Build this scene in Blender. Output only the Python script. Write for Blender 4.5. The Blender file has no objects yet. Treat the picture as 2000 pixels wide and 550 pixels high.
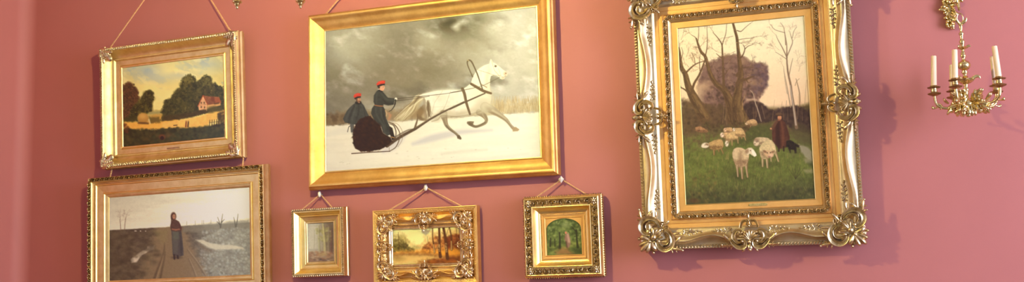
import bpy, math, random
import numpy as np
from mathutils import Vector, Matrix
PI = math.pi
C = bpy.context.scene.collection
EYE = 1.6                                   # eye height of the photographer

# ------------------------------------------------------------------ helpers
def srgb(r, g, b):
    f = lambda c: c / 12.92 if c <= .04045 else ((c + .055) / 1.055) ** 2.4
    return (f(r / 255), f(g / 255), f(b / 255))

class MB:
    """collects shapes; coordinates are (u right, v up, n towards the viewer)"""
    def __init__(s): s.v = []; s.f = []; s.k = 0
    def add(s, verts, faces):
        verts = np.asarray(verts, float).reshape(-1, 3)
        s.v.append(verts); k = s.k
        s.f.extend([tuple(i + k for i in f) for f in faces]); s.k += len(verts)
    def put(s, other, A=None, b=(0, 0, 0)):
        if not other.v: return
        v = np.concatenate(other.v)
        if A is not None: v = v @ np.asarray(A, float).T
        s.add(v + np.asarray(b, float), other.f)
    def grid(s, P, closed_u=False, closed_v=False):
        P = np.asarray(P, float); a, b = P.shape[:2]; F = []
        for i in range(a if closed_u else a - 1):
            for j in range(b if closed_v else b - 1):
                i2, j2 = (i + 1) % a, (j + 1) % b
                F.append((i * b + j, i * b + j2, i2 * b + j2, i2 * b + j))
        s.add(P.reshape(-1, 3), F)
    def ell(s, c, r, nu=10, nv=7, A=None):
        r = np.broadcast_to(np.asarray(r, float), 3)
        th = np.linspace(0, 2 * PI, nu, endpoint=False); ph = np.linspace(.02, PI - .02, nv)
        P = np.stack([np.sin(ph)[:, None] * np.cos(th)[None] * r[0], np.sin(ph)[:, None] * np.sin(th)[None] * r[1],
                      np.cos(ph)[:, None] * np.ones(nu)[None] * r[2]], -1)
        if A is not None: P = P @ np.asarray(A, float).T
        s.grid(P + np.asarray(c, float), closed_v=True)
    def tube(s, pts, rad, seg=8, n=None, flat=1.0, caps=True):
        pts = curve(pts, n) if n else np.asarray(pts, float)
        m = len(pts); rad = np.interp(np.linspace(0, 1, m), np.linspace(0, 1, len(np.atleast_1d(rad))), np.atleast_1d(rad)) if np.ndim(rad) else np.full(m, rad)
        T = np.gradient(pts, axis=0); T /= np.linalg.norm(T, axis=1)[:, None] + 1e-12
        up = np.array([0, 0, 1.]) if abs(T[:, 2]).mean() < .8 else np.array([1., 0, 0])
        S = np.cross(T, up); S /= np.linalg.norm(S, axis=1)[:, None] + 1e-12
        N = np.cross(S, T)
        a = np.linspace(0, 2 * PI, seg, endpoint=False)
        P = pts[:, None] + rad[:, None, None] * (np.cos(a)[None, :, None] * S[:, None] + flat * np.sin(a)[None, :, None] * N[:, None])
        if caps:
            P = np.concatenate([np.repeat(pts[:1, None], seg, 1), P, np.repeat(pts[-1:, None], seg, 1)])
        s.grid(P, closed_v=True)
    def lathe(s, prof, c=(0, 0, 0), seg=20, axis='v', flute=0, nf=0):
        prof = np.asarray(prof, float)
        a = np.linspace(0, 2 * PI, seg, endpoint=False)
        rr = prof[:, 1][:, None] * (1 + flute * np.cos(nf * a)[None])
        z = prof[:, 0][:, None] * np.ones(seg)[None]
        x, y = rr * np.cos(a), rr * np.sin(a)
        P = np.stack([x, z, -y], -1) if axis == 'v' else np.stack([x, y, z], -1)
        s.grid(P + np.asarray(c, float), closed_v=True)
    def box(s, lo, hi):
        x0, y0, z0 = lo; x1, y1, z1 = hi
        s.add([(x0, y0, z0), (x1, y0, z0), (x1, y1, z0), (x0, y1, z0), (x0, y0, z1), (x1, y0, z1), (x1, y1, z1), (x0, y1, z1)],
              [(3, 2, 1, 0), (4, 5, 6, 7), (0, 1, 5, 4), (1, 2, 6, 5), (2, 3, 7, 6), (3, 0, 4, 7)])
    def drop(s, p, d, L, w, h, lift=0.0, bend=0.0):
        """leaf lobe: a pointed bulging teardrop from p along d (in the u,v plane)"""
        p = np.asarray(p, float); d = np.asarray(d, float)
        if len(d) == 2: d = np.array([d[0], d[1], 0])
        d = d / np.linalg.norm(d); sd = np.array([-d[1], d[0], 0])
        if np.linalg.norm(sd) < 1e-6: sd = np.array([1., 0, 0])
        sd /= np.linalg.norm(sd)
        t = np.array([0, .16, .34, .52, .68, .82, .92, .98, 1.0])
        prof = np.where(t < .62, .42 + .58 * np.sin(PI / 2 * np.minimum(t / .62, 1)) ** 1.2, np.sqrt(np.maximum(0, 1 - ((t - .62) / .38) ** 2)) * .97 + .03)
        ax = p + d * (L * t)[:, None] + sd * (bend * L * t ** 2)[:, None]
        ax[:, 2] += h * (.25 + lift * t - 1.1 * lift * np.maximum(0, t - .6))
        a = np.linspace(0, 2 * PI, 8, endpoint=False)
        nn = np.cross(d, sd)
        if nn[2] < 0: nn = -nn
        P = ax[:, None] + prof[:, None, None] * (w / 2 * np.cos(a)[None, :, None] * sd + h * .75 * np.sin(a)[None, :, None] * nn)
        s.grid(P, closed_v=True)
    def acanthus(s, p, d, L, w, h, lobes=3, lift=.6):
        p = np.asarray(p, float); d = np.asarray(d, float); d = d / np.linalg.norm(d); sd = np.array([-d[1], d[0]])
        s.drop(p, d, L, w * .45, h, lift)
        for i in range(lobes):
            t = .06 + .7 * i / lobes; q = p.copy(); q[:2] += d * L * t; q[2] += h * lift * t * .6
            k = 1 - .45 * i / lobes
            for sg in (-1, 1):
                e = d * .75 + sd * sg * .8
                s.drop(q, e, L * .42 * k, w * .3 * k, h * .8, lift * .5, bend=.18 * sg)
    def ribbon(s, pts, w, h, n0=0.0, n=26, hollow=.55):
        """carved C-scroll: hollow-faced band swept along a curve in the u,v plane"""
        pts = np.asarray(pts, float)
        P = curve(np.c_[pts[:, :2], pts[:, 2] if pts.shape[1] > 2 else np.zeros(len(pts))], n)
        m = len(P); x = np.linspace(0, 1, m)
        w = np.interp(x, np.linspace(0, 1, len(np.atleast_1d(w))), np.atleast_1d(w))
        h = np.interp(x, np.linspace(0, 1, len(np.atleast_1d(h))), np.atleast_1d(h))
        T = np.gradient(P[:, :2], axis=0); T /= np.linalg.norm(T, axis=1)[:, None] + 1e-12
        S = np.c_[-T[:, 1], T[:, 0]]
        cs = [(-1, -.3), (-1, .6), (-.8, 1), (-.55, .85), (-.1, hollow), (.3, .72), (.6, 1), (.85, 1.05), (1, .7), (1, -.3)]
        rows = np.zeros((m, len(cs), 3))
        for j, (a, b) in enumerate(cs):
            rows[:, j, :2] = P[:, :2] + S * (a * w / 2)[:, None]
            rows[:, j, 2] = n0 + P[:, 2] + b * h
        s.grid(rows)
        for e in (0, -1):
            s.add(rows[e], [tuple(range(len(cs)))])
    def build(s, name, mat, parent=None, smooth=True, sharp=45, native=False):
        v = np.concatenate(s.v) if s.v else np.zeros((0, 3))
        if not native: v = np.stack([v[:, 0], -v[:, 2], v[:, 1]], 1)
        me = bpy.data.meshes.new(name); me.from_pydata(v.tolist(), [], s.f); me.update()
        if smooth:
            me.polygons.foreach_set('use_smooth', [True] * len(me.polygons))
            if sharp: me.set_sharp_from_angle(angle=math.radians(sharp))
        me.materials.append(mat)
        o = bpy.data.objects.new(name, me); C.objects.link(o)
        if parent: o.parent = parent
        return o

def curve(pts, n):
    """Catmull-Rom resample"""
    p = np.asarray(pts, float); p = np.vstack([2 * p[0] - p[1], p, 2 * p[-1] - p[-2]])
    m = len(p) - 3; out = []
    for x in np.linspace(0, m, n):
        i = min(int(x), m - 1); t = x - i; a, b, c, d = p[i:i + 4]
        out.append(.5 * (2 * b + (c - a) * t + (2 * a - 5 * b + 4 * c - d) * t * t + (3 * b - a - 3 * c + d) * t ** 3))
    return np.array(out)

def empty(name, loc, rot=(0, 0, 0), label=None, cat=None, group=None):
    o = bpy.data.objects.new(name, None); C.objects.link(o)
    o.location = loc; o.rotation_euler = rot; o.empty_display_size = .1
    tag(o, label, cat, group); return o
def tag(o, label=None, cat=None, group=None, kind=None):
    if label: o['label'] = label
    if cat: o['category'] = cat
    if group: o['group'] = group
    if kind: o['kind'] = kind
    return o

# ------------------------------------------------------------------ materials
def mat(name, base, rough=.5, metal=0.0, coat=0.0, bump=0.0, bscale=60, var=0.0, vscale=9, spec=.5, base2=None, stretch=None):
    m = bpy.data.materials.new(name); m.use_nodes = True
    nt = m.node_tree; b = nt.nodes['Principled BSDF']
    b.inputs['Base Color'].default_value = (*base, 1); b.inputs['Roughness'].default_value = rough
    b.inputs['Metallic'].default_value = metal; b.inputs['Specular IOR Level'].default_value = spec
    b.inputs['Coat Weight'].default_value = coat; b.inputs['Coat Roughness'].default_value = .25
    tc = nt.nodes.new('ShaderNodeTexCoord')
    src = tc.outputs['Object']
    if stretch:
        mp = nt.nodes.new('ShaderNodeMapping'); mp.inputs['Scale'].default_value = stretch
        nt.links.new(src, mp.inputs['Vector']); src = mp.outputs['Vector']
    if var or base2:
        n = nt.nodes.new('ShaderNodeTexNoise'); n.inputs['Scale'].default_value = vscale; n.inputs['Detail'].default_value = 6
        n.inputs['Roughness'].default_value = .65
        nt.links.new(src, n.inputs['Vector'])
        r = nt.nodes.new('ShaderNodeValToRGB')
        b2 = base2 or tuple(c * (1 - var) for c in base)
        r.color_ramp.elements[0].position = .32; r.color_ramp.elements[1].position = .62
        r.color_ramp.elements[0].color = (*b2, 1); r.color_ramp.elements[1].color = (*base, 1)
        nt.links.new(n.outputs['Fac'], r.inputs['Fac']); nt.links.new(r.outputs['Color'], b.inputs['Base Color'])
    if bump:
        n2 = nt.nodes.new('ShaderNodeTexNoise'); n2.inputs['Scale'].default_value = bscale; n2.inputs['Detail'].default_value = 4
        nt.links.new(src, n2.inputs['Vector'])
        bp = nt.nodes.new('ShaderNodeBump'); bp.inputs['Strength'].default_value = bump; bp.inputs['Distance'].default_value = .002
        nt.links.new(n2.outputs['Fac'], bp.inputs['Height']); nt.links.new(bp.outputs['Normal'], b.inputs['Normal'])
    return m

WALL = (.52, .172, .145)
M = {}
M['wall'] = mat('terracotta_paint', WALL, .62, bump=.08, bscale=180, var=.05, vscale=2.2, spec=.35)
M['ceiling'] = mat('ceiling_plaster', (.46, .43, .40), .8, var=.04)
M['floor'] = mat('oak_floor', (.30, .21, .13), .4, var=.4, vscale=5, stretch=(1, 8, 1))
M['cream'] = mat('cream_wall_paint', (.58, .55, .48), .7, var=.04)
M['white'] = mat('white_paint', (.75, .74, .7), .45, var=.03)
M['gold'] = mat('burnished_gold', (.86, .67, .31), .50, 1, bump=.12, bscale=45, base2=(.72, .50, .19), vscale=14)
M['gold_sleigh'] = mat('smooth_water_gilding', (.92, .60, .20), .50, 1, bump=.10, bscale=26, base2=(.74, .41, .11), vscale=11)
M['gold_matte'] = mat('matte_gold', (.85, .51, .175), .60, 1, bump=.06, bscale=90, base2=(.76, .43, .13), vscale=10)
M['gold_pale'] = mat('pale_gold_leaf', (.66, .52, .30), .46, 1, bump=.12, bscale=50, base2=(.56, .41, .20), vscale=22)
M['gold_blond'] = mat('blond_gold_leaf', (.95, .74, .42), .34, 1, bump=.15, bscale=70, base2=(.72, .48, .22), vscale=50)
M['gold_bright'] = mat('bright_lemon_gold', (.95, .72, .30), .42, 1, bump=.10, bscale=40, base2=(.86, .58, .18), vscale=12)
M['gold_antique'] = mat('antique_bronze_gold', (.62, .43, .17), .30, 1, bump=.2, bscale=80, base2=(.20, .12, .05), vscale=60)
M['gold_carved'] = mat('carved_gold', (.80, .65, .38), .33, 1, bump=.15, bscale=90, base2=(.46, .32, .14), vscale=55)
M['brass'] = mat('polished_brass', (.84, .70, .34), .22, 1, bump=.05, bscale=70, base2=(.62, .44, .17), vscale=40)
M['brass_old'] = mat('tarnished_brass', (.46, .30, .13), .34, 1, bump=.1, bscale=90, base2=(.30, .17, .07), vscale=50)
M['cord'] = mat('hemp_cord', srgb(226, 176, 122), .8, bump=.2, bscale=400, base2=srgb(204, 146, 94), vscale=120)
M['ceramic'] = mat('white_porcelain', (.84, .74, .60), .3, coat=.3, var=.05)
M['steel'] = mat('steel_pin', (.5, .47, .42), .3, 1, var=.2)
M['wax'] = mat('ivory_wax', srgb(246, 216, 172), .45, var=.06, vscale=30, bump=.1, bscale=60)
M['wax'].node_tree.nodes['Principled BSDF'].inputs['Subsurface Weight'].default_value = .25
M['wax'].node_tree.nodes['Principled BSDF'].inputs['Subsurface Radius'].default_value = (.01, .006, .003)
M['wick'] = mat('charred_wick', (.06, .03, .02), .8, var=.3)
M['plate'] = mat('brass_nameplate', (.85, .62, .2), .3, 1, bump=.1, bscale=300, base2=(.6, .4, .1), vscale=90)

def canvas_mat(name, rough=.42, coat=.0, bump=.12):
    m = bpy.data.materials.new(name); m.use_nodes = True; nt = m.node_tree; b = nt.nodes['Principled BSDF']
    a = nt.nodes.new('ShaderNodeAttribute'); a.attribute_name = 'paint'
    nt.links.new(a.outputs['Color'], b.inputs['Base Color'])
    b.inputs['Roughness'].default_value = rough; b.inputs['Coat Weight'].default_value = coat; b.inputs['Coat Roughness'].default_value = .2
    b.inputs['Specular IOR Level'].default_value = .35
    tc = nt.nodes.new('ShaderNodeTexCoord'); n = nt.nodes.new('ShaderNodeTexNoise'); n.inputs['Scale'].default_value = 220
    nt.links.new(tc.outputs['Object'], n.inputs['Vector'])
    bp = nt.nodes.new('ShaderNodeBump'); bp.inputs['Strength'].default_value = bump; bp.inputs['Distance'].default_value = .0015
    nt.links.new(n.outputs['Fac'], bp.inputs['Height']); nt.links.new(bp.outputs['Normal'], b.inputs['Normal'])
    return m

# ------------------------------------------------------------------ the painter: brush marks on a canvas grid
class Paint:
    def __init__(s, quad, step=.8, seed=1, gain=(1, 1, 1), con=1.0, mid=125):
        q = np.array(quad, float); s.gain = np.array(gain); s.con = con; s.mid = mid; s.rs = np.random.RandomState(seed)
        A = []; B = []
        for (u, v), (x, y) in zip([(0, 0), (1, 0), (1, 1), (0, 1)], q):
            A += [[u, v, 1, 0, 0, 0, -x * u, -x * v], [0, 0, 0, u, v, 1, -y * u, -y * v]]; B += [x, y]
        h = np.linalg.solve(np.array(A), np.array(B)); s.H = np.append(h, 1).reshape(3, 3); s.Hi = np.linalg.inv(s.H)
        s.nx = int(np.linalg.norm(q[1] - q[0]) / step) + 2; s.ny = int(np.linalg.norm(q[3] - q[0]) / step) + 2
        u, v = np.meshgrid(np.linspace(0, 1, s.nx), np.linspace(0, 1, s.ny)); s.U, s.V = u, v
        d = s.H @ np.stack([u.ravel(), v.ravel(), np.ones(u.size)])
        s.X = (d[0] / d[2]).reshape(u.shape); s.Y = (d[1] / d[2]).reshape(u.shape)
        s.img = np.zeros((s.ny, s.nx, 3)); s.crop(0, 0, 1)
    def crop(s, ox, oy, k): s.o = np.array([ox, oy], float); s.k = k; return s
    def P(s, pts): return np.asarray(pts, float)[..., :2] / s.k + s.o
    def win(s, p, r):
        lo, hi = p.min(0) - r, p.max(0) + r
        c = np.array([(lo[0], lo[1]), (hi[0], lo[1]), (hi[0], hi[1]), (lo[0], hi[1])])
        d = s.Hi @ np.c_[c, np.ones(4)].T; u, v = d[0] / d[2], d[1] / d[2]
        i0, i1 = int(max(0, v.min() * s.ny - 2)), int(min(s.ny, v.max() * s.ny + 3))
        j0, j1 = int(max(0, u.min() * s.nx - 2)), int(min(s.nx, u.max() * s.nx + 3))
        if i1 <= i0 or j1 <= j0: return None
        return slice(i0, i1), slice(j0, j1)
    def mixin(s, w, m, col):
        col = np.asarray(col, float); m = np.clip(m, 0, 1)[..., None]
        s.img[w] = s.img[w] * (1 - m) + col * m
    def noise(s, sx, sy, seed, octv=4, rot=0.0, X=None, Y=None):
        X = s.X if X is None else X; Y = s.Y if Y is None else Y
        c, sn = math.cos(rot), math.sin(rot); X, Y = X * c + Y * sn, -X * sn + Y * c
        r = np.random.RandomState(seed); out = 0; amp = 1; tot = 0
        for o in range(octv):
            L = r.rand(128, 128); x = X / sx * 2 ** o + 37.3 * o + 500; y = Y / sy * 2 ** o + 11.7 * o + 500
            i, j = np.floor(x).astype(int), np.floor(y).astype(int); fx, fy = x - i, y - j
            fx = fx * fx * (3 - 2 * fx); fy = fy * fy * (3 - 2 * fy)
            g = lambda a, b: L[(b) % 128, (a) % 128]
            out = out + amp * ((g(i, j) * (1 - fx) + g(i + 1, j) * fx) * (1 - fy) + (g(i, j + 1) * (1 - fx) + g(i + 1, j + 1) * fx) * fy)
            tot += amp; amp *= .55
        return (out / tot - .5) * 2
    def _poly(s, p, X, Y):
        ins = np.zeros(X.shape, bool); dm = np.full(X.shape, 1e9)
        for k in range(len(p)):
            (x0, y0), (x1, y1) = p[k], p[(k + 1) % len(p)]
            if y0 != y1:
                cnd = ((y0 > Y) != (y1 > Y)) & (X < (x1 - x0) * (Y - y0) / (y1 - y0) + x0); ins ^= cnd
            dx, dy = x1 - x0, y1 - y0; t = np.clip(((X - x0) * dx + (Y - y0) * dy) / (dx * dx + dy * dy + 1e-9), 0, 1)
            dm = np.minimum(dm, (X - x0 - t * dx) ** 2 + (Y - y0 - t * dy) ** 2)
        return np.where(ins, 1, -1) * np.sqrt(dm)
    def poly(s, pts, col, a=1.0, soft=1.0, rough=0.0, smooth=0, tex=0.0, tscale=5):
        p = s.P(pts)
        if smooth: q = curve(np.vstack([p, p[:1]]), smooth); p = q[:-1]
        w = s.win(p, soft * 2 + rough * 2)
        if w is None: return
        X, Y = s.X[w], s.Y[w]; sd = s._poly(p, X, Y)
        sdd = s.rs.randint(1 << 20)
        if rough: sd = sd + rough * s.noise(5, 5, sdd, 3, X=X, Y=Y)
        m = np.clip(.5 + sd / (soft * 2), 0, 1) * a
        c = np.asarray(col, float)
        if tex: c = c * (1 + tex * s.noise(tscale, tscale, sdd + 1, 4, X=X, Y=Y))[..., None]
        s.mixin(w, m, c)
    def line(s, pts, w, col, a=1.0, soft=.6, smooth=0):
        p = s.P(pts); n = len(p); w = np.atleast_1d(np.asarray(w, float)) / s.k
        w = np.interp(np.linspace(0, 1, n), np.linspace(0, 1, len(w)), w)
        if smooth:
            q = curve(np.c_[p, w], smooth); p, w = q[:, :2], q[:, 2]
        wn = s.win(p, w.max() + soft * 2)
        if wn is None: return
        X, Y = s.X[wn], s.Y[wn]; best = np.full(X.shape, -1e9)
        for k in range(len(p) - 1):
            (x0, y0), (x1, y1) = p[k], p[k + 1]; dx, dy = x1 - x0, y1 - y0
            t = np.clip(((X - x0) * dx + (Y - y0) * dy) / (dx * dx + dy * dy + 1e-9), 0, 1)
            best = np.maximum(best, (w[k] * (1 - t) + w[k + 1] * t) / 2 - np.hypot(X - x0 - t * dx, Y - y0 - t * dy))
        s.mixin(wn, np.clip(.5 + best / (2 * soft), 0, 1) * a, col)
    def ell(s, cx, cy, rx, ry, col, a=1.0, soft=.25, rot=0.0):
        """soft = fraction of the radius that fades"""
        p = s.P([(cx, cy)]); rx, ry = rx / s.k, ry / s.k
        w = s.win(p, max(rx, ry) * (1 + soft) + 1)
        if w is None: return
        X, Y = s.X[w] - p[0, 0], s.Y[w] - p[0, 1]; c, sn = math.cos(rot), math.sin(rot)
        d = np.hypot((X * c + Y * sn) / rx, (-X * sn + Y * c) / ry)
        s.mixin(w, np.clip((1 + soft - d) / (2 * soft + 1e-6), 0, 1) * a, col)
    def dabs(s, pts, n, cols, size, a=.6, asp=1.0, rot=0.0, jit=.1, soft=.6):
        """n brush dabs scattered inside a polygon"""
        p = s.P(pts); lo, hi = p.min(0), p.max(0); q = s.rs.rand(n * 6, 2) * (hi - lo) + lo
        q = q[s._poly(p, q[:, 0], q[:, 1]) > 0][:n]
        o, k = s.o, s.k; s.crop(0, 0, 1)
        for x, y in q:
            c = np.array(cols[s.rs.randint(len(cols))]) * (1 + jit * (s.rs.rand() - .5) * 2)
            z = (size[0] + (size[1] - size[0]) * s.rs.rand()) / 2
            s.ell(x, y, z * asp, z, c, a * (.5 + .5 * s.rs.rand()), soft, rot + .5 * (s.rs.rand() - .5))
        s.crop(o[0], o[1], k)
    def twig(s, x, y, ang, L, w, col, depth=4, a=.85, spread=.55):
        if depth == 0 or L < 1.2: return
        x1, y1 = x + L * math.cos(ang), y + L * math.sin(ang)
        s.line([(x, y), (x1, y1)], [w, w * .6], col, a, .5)
        for _ in range(2 + (s.rs.rand() < .35)):
            s.twig(x1 if s.rs.rand() < .7 else (x + x1) / 2, y1 if s.rs.rand() < .7 else (y + y1) / 2, ang + spread * (s.rs.rand() - .5) * 2.4, L * (.55 + .3 * s.rs.rand()), w * .62, col, depth - 1, a * .85, spread)
    def build(s, w, h, material, parent, name='canvas'):
        im = np.clip((s.mid + (s.img - s.mid) * s.con) / 255, .03, 1)
        lin = np.where(im <= .04045, im / 12.92, ((im + .055) / 1.055) ** 2.4) * s.gain
        lin = np.clip(lin, .004, .88)
        co = np.stack([(s.U - .5) * w, np.full(s.U.shape, .0), (.5 - s.V) * h], -1).reshape(-1, 3)
        nx, ny = s.nx, s.ny; I = np.arange(nx * ny).reshape(ny, nx)
        F = np.stack([I[:-1, :-1], I[1:, :-1], I[1:, 1:], I[:-1, 1:]], -1).reshape(-1, 4)
        me = bpy.data.meshes.new(name); me.vertices.add(len(co)); me.vertices.foreach_set('co', co.astype('f4').ravel())
        me.loops.add(F.size); me.loops.foreach_set('vertex_index', F.astype('i4').ravel())
        me.polygons.add(len(F)); me.polygons.foreach_set('loop_start', np.arange(0, F.size, 4, dtype='i4'))
        me.update(calc_edges=True); me.validate()
        at = me.color_attributes.new('paint', 'FLOAT_COLOR', 'POINT')
        at.data.foreach_set('color', np.c_[lin.reshape(-1, 3), np.ones(len(co))].astype('f4').ravel())
        me.materials.append(material)
        o = bpy.data.objects.new(name, me); C.objects.link(o); o.parent = parent
        return o

def lerp(a, b, t): return np.asarray(a, float) * (1 - t)[..., None] + np.asarray(b, float) * t[..., None]
def sm(x, a, b): t = np.clip((x - a) / (b - a), 0, 1); return t * t * (3 - 2 * t)

# ------------------------------------------------------------------ light levels
LAMP, LAMPCOL = 1250, (1, .92, .38)
DAY_R, FILL_F, DAY_L, DAYCOL = (218, 40, 8), 9, 17, (.84, .90, 1.24)

# ------------------------------------------------------------------ the paintings
def paint_sleigh():
    p = Paint([(636.2, 62.2), (1047.6, 13.4), (1055.3, 305.9), (637.2, 334)], .8, 3, (.78, .84, 1.02), 1.12, 165)
    X, Y, U, V = p.X, p.Y, p.U, p.V
    # clouded winter sky
    n1 = p.noise(95, 60, 11, 5, .15); n2 = p.noise(38, 26, 12, 4, .3); n3 = p.noise(9, 7, 13, 3)
    base = lerp((176, 162, 132), (206, 193, 165), sm(U + .25 * n1, .45, 1.0))
    dark = sm(.62 * n1 + .35 * n2 + .05 * n3 - .25 * U + .2 * sm(V, .15, .45), -.10, .45)
    p.img[:] = lerp(base, np.broadcast_to((132, 120, 98), base.shape), .95 * dark)
    for cx, cy, rx, ry, col, a in [(672, 92, 55, 40, (214, 202, 164), .55), (690, 120, 40, 26, (216, 203, 168), .4), (735, 88, 30, 20, (196, 182, 146), .35),
            (655, 150, 30, 22, (160, 146, 114), .5), (745, 122, 46, 30, (160, 146, 118), .45), (800, 75, 46, 26, (150, 137, 112), .5), (806, 118, 60, 36, (150, 135, 108), .5),
            (846, 86, 26, 18, (212, 198, 162), .55), (850, 66, 26, 16, (206, 192, 156), .4), (885, 46, 36, 20, (104, 94, 74), .75), (915, 60, 48, 24, (136, 124, 98), .6),
            (930, 40, 40, 18, (128, 117, 93), .55), (870, 48, 20, 14, (108, 97, 76), .6), (890, 52, 7, 5, (226, 214, 184), .8), (897, 47, 9, 4, (216, 203, 172), .7), (903, 42, 8, 4, (206, 194, 164), .6), (893, 58, 5, 4, (196, 184, 154), .6), (880, 44, 8, 5, (96, 86, 68), .7), (912, 52, 10, 6, (120, 109, 86), .6),
            (960, 58, 26, 12, (204, 190, 160), .55), (905, 90, 46, 24, (158, 143, 116), .45), (985, 84, 42, 26, (190, 176, 148), .4), (1010, 50, 36, 34, (206, 194, 168), .45),
            (862, 116, 50, 24, (160, 145, 117), .4), (852, 140, 44, 22, (148, 133, 106), .5), (730, 160, 60, 26, (168, 152, 122), .5), (670, 185, 50, 26, (172, 158, 130), .45),
            (910, 110, 40, 20, (196, 182, 152), .35), (1020, 140, 40, 40, (200, 186, 156), .4), (786, 155, 40, 26, (160, 144, 114), .4)]:
        p.ell(cx, cy, rx, ry, col, a, .85)
    bil = p.noise(30, 18, 16, 5, .25); p.img[:] = 150 + (p.img - 150) * (1.28 + .0 * base); p.img += ((np.maximum(bil, 0) ** 1.2 * 62 - 13) * sm(Y, 225, 170) + n2 * 9 + n3 * 4 + p.noise(3, 3, 15, 2) * 3)[..., None]; p.img *= np.array([.93, .965, 1.10])
    # far brushwood and reeds
    hl = 245 - (X - 636) * .064
    fade = sm(hl - Y, 36, 8) * sm(Y, hl + 2, hl - 3)
    rough = p.noise(7, 5, 21, 4)
    mk = np.clip(sm(hl - Y + 9 * rough, 30, 16), 0, 1) * sm(Y, hl + 3 + 3 * rough, hl - 3 + 3 * rough)
    colf = lerp((134, 110, 80), (196, 172, 132), sm(X, 690, 960)) * (1 + .12 * p.noise(4, 9, 22, 3))[..., None]
    p.mixin((slice(None), slice(None)), mk * .82, colf)
    p.crop(0, 0, 1)
    p.dabs([(636, 222), (700, 226), (700, 246), (636, 250)], 90, [(110, 88, 62), (92, 74, 54), (140, 116, 84)], (3, 9), .6, 1.0)
    for i in range(260):
        x = 950 + 105 * p.rs.rand(); y = 190 + 26 * p.rs.rand() - (x - 950) * .02
        p.line([(x, y + 8), (x + 1.5 * p.rs.randn(), y - 3)], [1.4, .6], [(186, 160, 118), (206, 182, 142), (168, 140, 100)][i % 3], .5)
    # snow
    ms = sm(Y - hl + 2.5 * rough, -1.5, 3)
    snow = lerp((229, 214, 190), (246, 236, 210), sm(X + (Y - 250) * .8, 660, 1000))
    snow = snow + (p.noise(60, 6, 25, 4, -.06) * 6 + p.noise(5, 3, 26, 3) * 2.5)[..., None]
    p.mixin((slice(None), slice(None)), ms, snow)
    for pts, w, col, a in [([(806, 281), (850, 268), (900, 258), (960, 254)], [6, 14, 10, 4], (204, 194, 188), .75), ([(640, 262), (668, 256), (690, 258)], [8, 12, 6], (214, 203, 186), .5),
            ([(790, 262), (770, 284), (748, 296)], [10, 14, 8], (205, 196, 190), .6), ([(905, 245), (960, 238), (1010, 232)], [12, 16, 8], (226, 215, 196), .5),
            ([(830, 322), (900, 314), (980, 306), (1030, 300)], [4, 7, 6, 3], (232, 220, 196), .6), ([(862, 300), (905, 295), (950, 292)], [2, 3, 2], (206, 192, 168), .5),
            ([(690, 306), (760, 303), (840, 298)], [5, 8, 5], (238, 226, 204), .6), ([(645, 285), (668, 281)], [6, 8], (222, 208, 186), .5), ([(925, 280), (1000, 276), (1045, 268)], [8, 10, 6], (238, 228, 205), .5)]:
        p.line(pts, w, col, a, 3.5, 16)
    p.dabs([(780, 290), (1000, 278), (1040, 296), (700, 322)], 14, [(196, 180, 156)], (1, 2.6), .5, 2.2)
    for x, y in [(663, 317), (666, 316.4), (669, 317.4), (677, 320), (681, 319.4)]: p.line([(x, y), (x + 2, y - .8)], 1.1, (196, 182, 156), .55)
    # ---- the grey horse
    p.crop(760, 170, 4.229)
    p.line([(290, 170), (245, 225), (262, 262), (300, 268)], [52, 44, 26, 22], (128, 103, 74), .9, 1.2, 16)            # far hind leg, in shade
    p.line([(150, 200), (200, 215), (290, 205)], [50, 70, 40], (152, 122, 86), .55, 3, 12)
    cream, cr2, brn = (222, 206, 168), (200, 182, 142), (140, 114, 82)
    p.poly([(300, 62), (240, 62), (205, 105), (130, 185), (40, 262), (58, 286), (150, 272), (220, 195), (268, 130), (305, 88)], (186, 164, 126), .9, 2.5, rough=1.5)
    for i in range(60):
        t = p.rs.rand(); o1 = p.rs.randn() * 9; o2 = p.rs.randn() * 16
        p.line([(290 + o1, 72 + o1 * .4), (228 + o1, 100 + o1), (170 + o2, 176 + o2 * .6), (60 + 70 * t + o2, 275 - 40 * t + o2 * .6)], [10, 9, 7, 2], [cream, cr2, brn, (168, 142, 104), (234, 220, 184)][i % 5], .55, .7, 14)
    p.line([(285, 70), (248, 78), (215, 118), (170, 160)], [22, 22, 18, 6], (118, 96, 70), .65, 1.4, 12)
    p.crop(0, 0, 1)
    body = [(816.7, 187), (826, 183), (838, 180.6), (854.6, 177.1), (878, 175.6), (900, 176), (912, 168.5), (919.3, 162.2), (922, 154), (925.5, 146), (932.3, 136.1), (945.4, 127.6), (955.6, 124.4),
            (957, 118.5), (958.7, 115.2), (960.4, 117.5), (962.2, 121.8), (968, 124.6), (974.9, 129.6), (982, 136), (989.6, 141), (991, 144.5), (990.2, 147.6), (986.6, 149.8), (984.6, 153.6), (980.4, 155), (976.8, 153.6), (973.5, 149.6),
            (968, 147.6), (963.4, 146.2), (958.4, 148.5), (957, 155), (956.6, 165), (957.6, 176), (959, 184), (958.8, 194), (955.2, 206.4), (948, 213), (941, 216.5), (930, 220.5), (916, 224.6), (900, 228.2), (886, 229.6),
            (873.5, 227), (864, 228), (856, 234.5), (848, 238), (841, 237.6), (835, 231), (832.4, 221), (831.4, 209), (831.4, 197), (828, 189.5)]
    H = (232, 221, 196)
    p.line([(829, 193), (830.5, 205), (832, 228)], [6, 8, 7], (128, 106, 80), .8, 1.6, 10)
    p.poly(body, H, 1, .7)
    p.crop(0, 0, 1)
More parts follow.
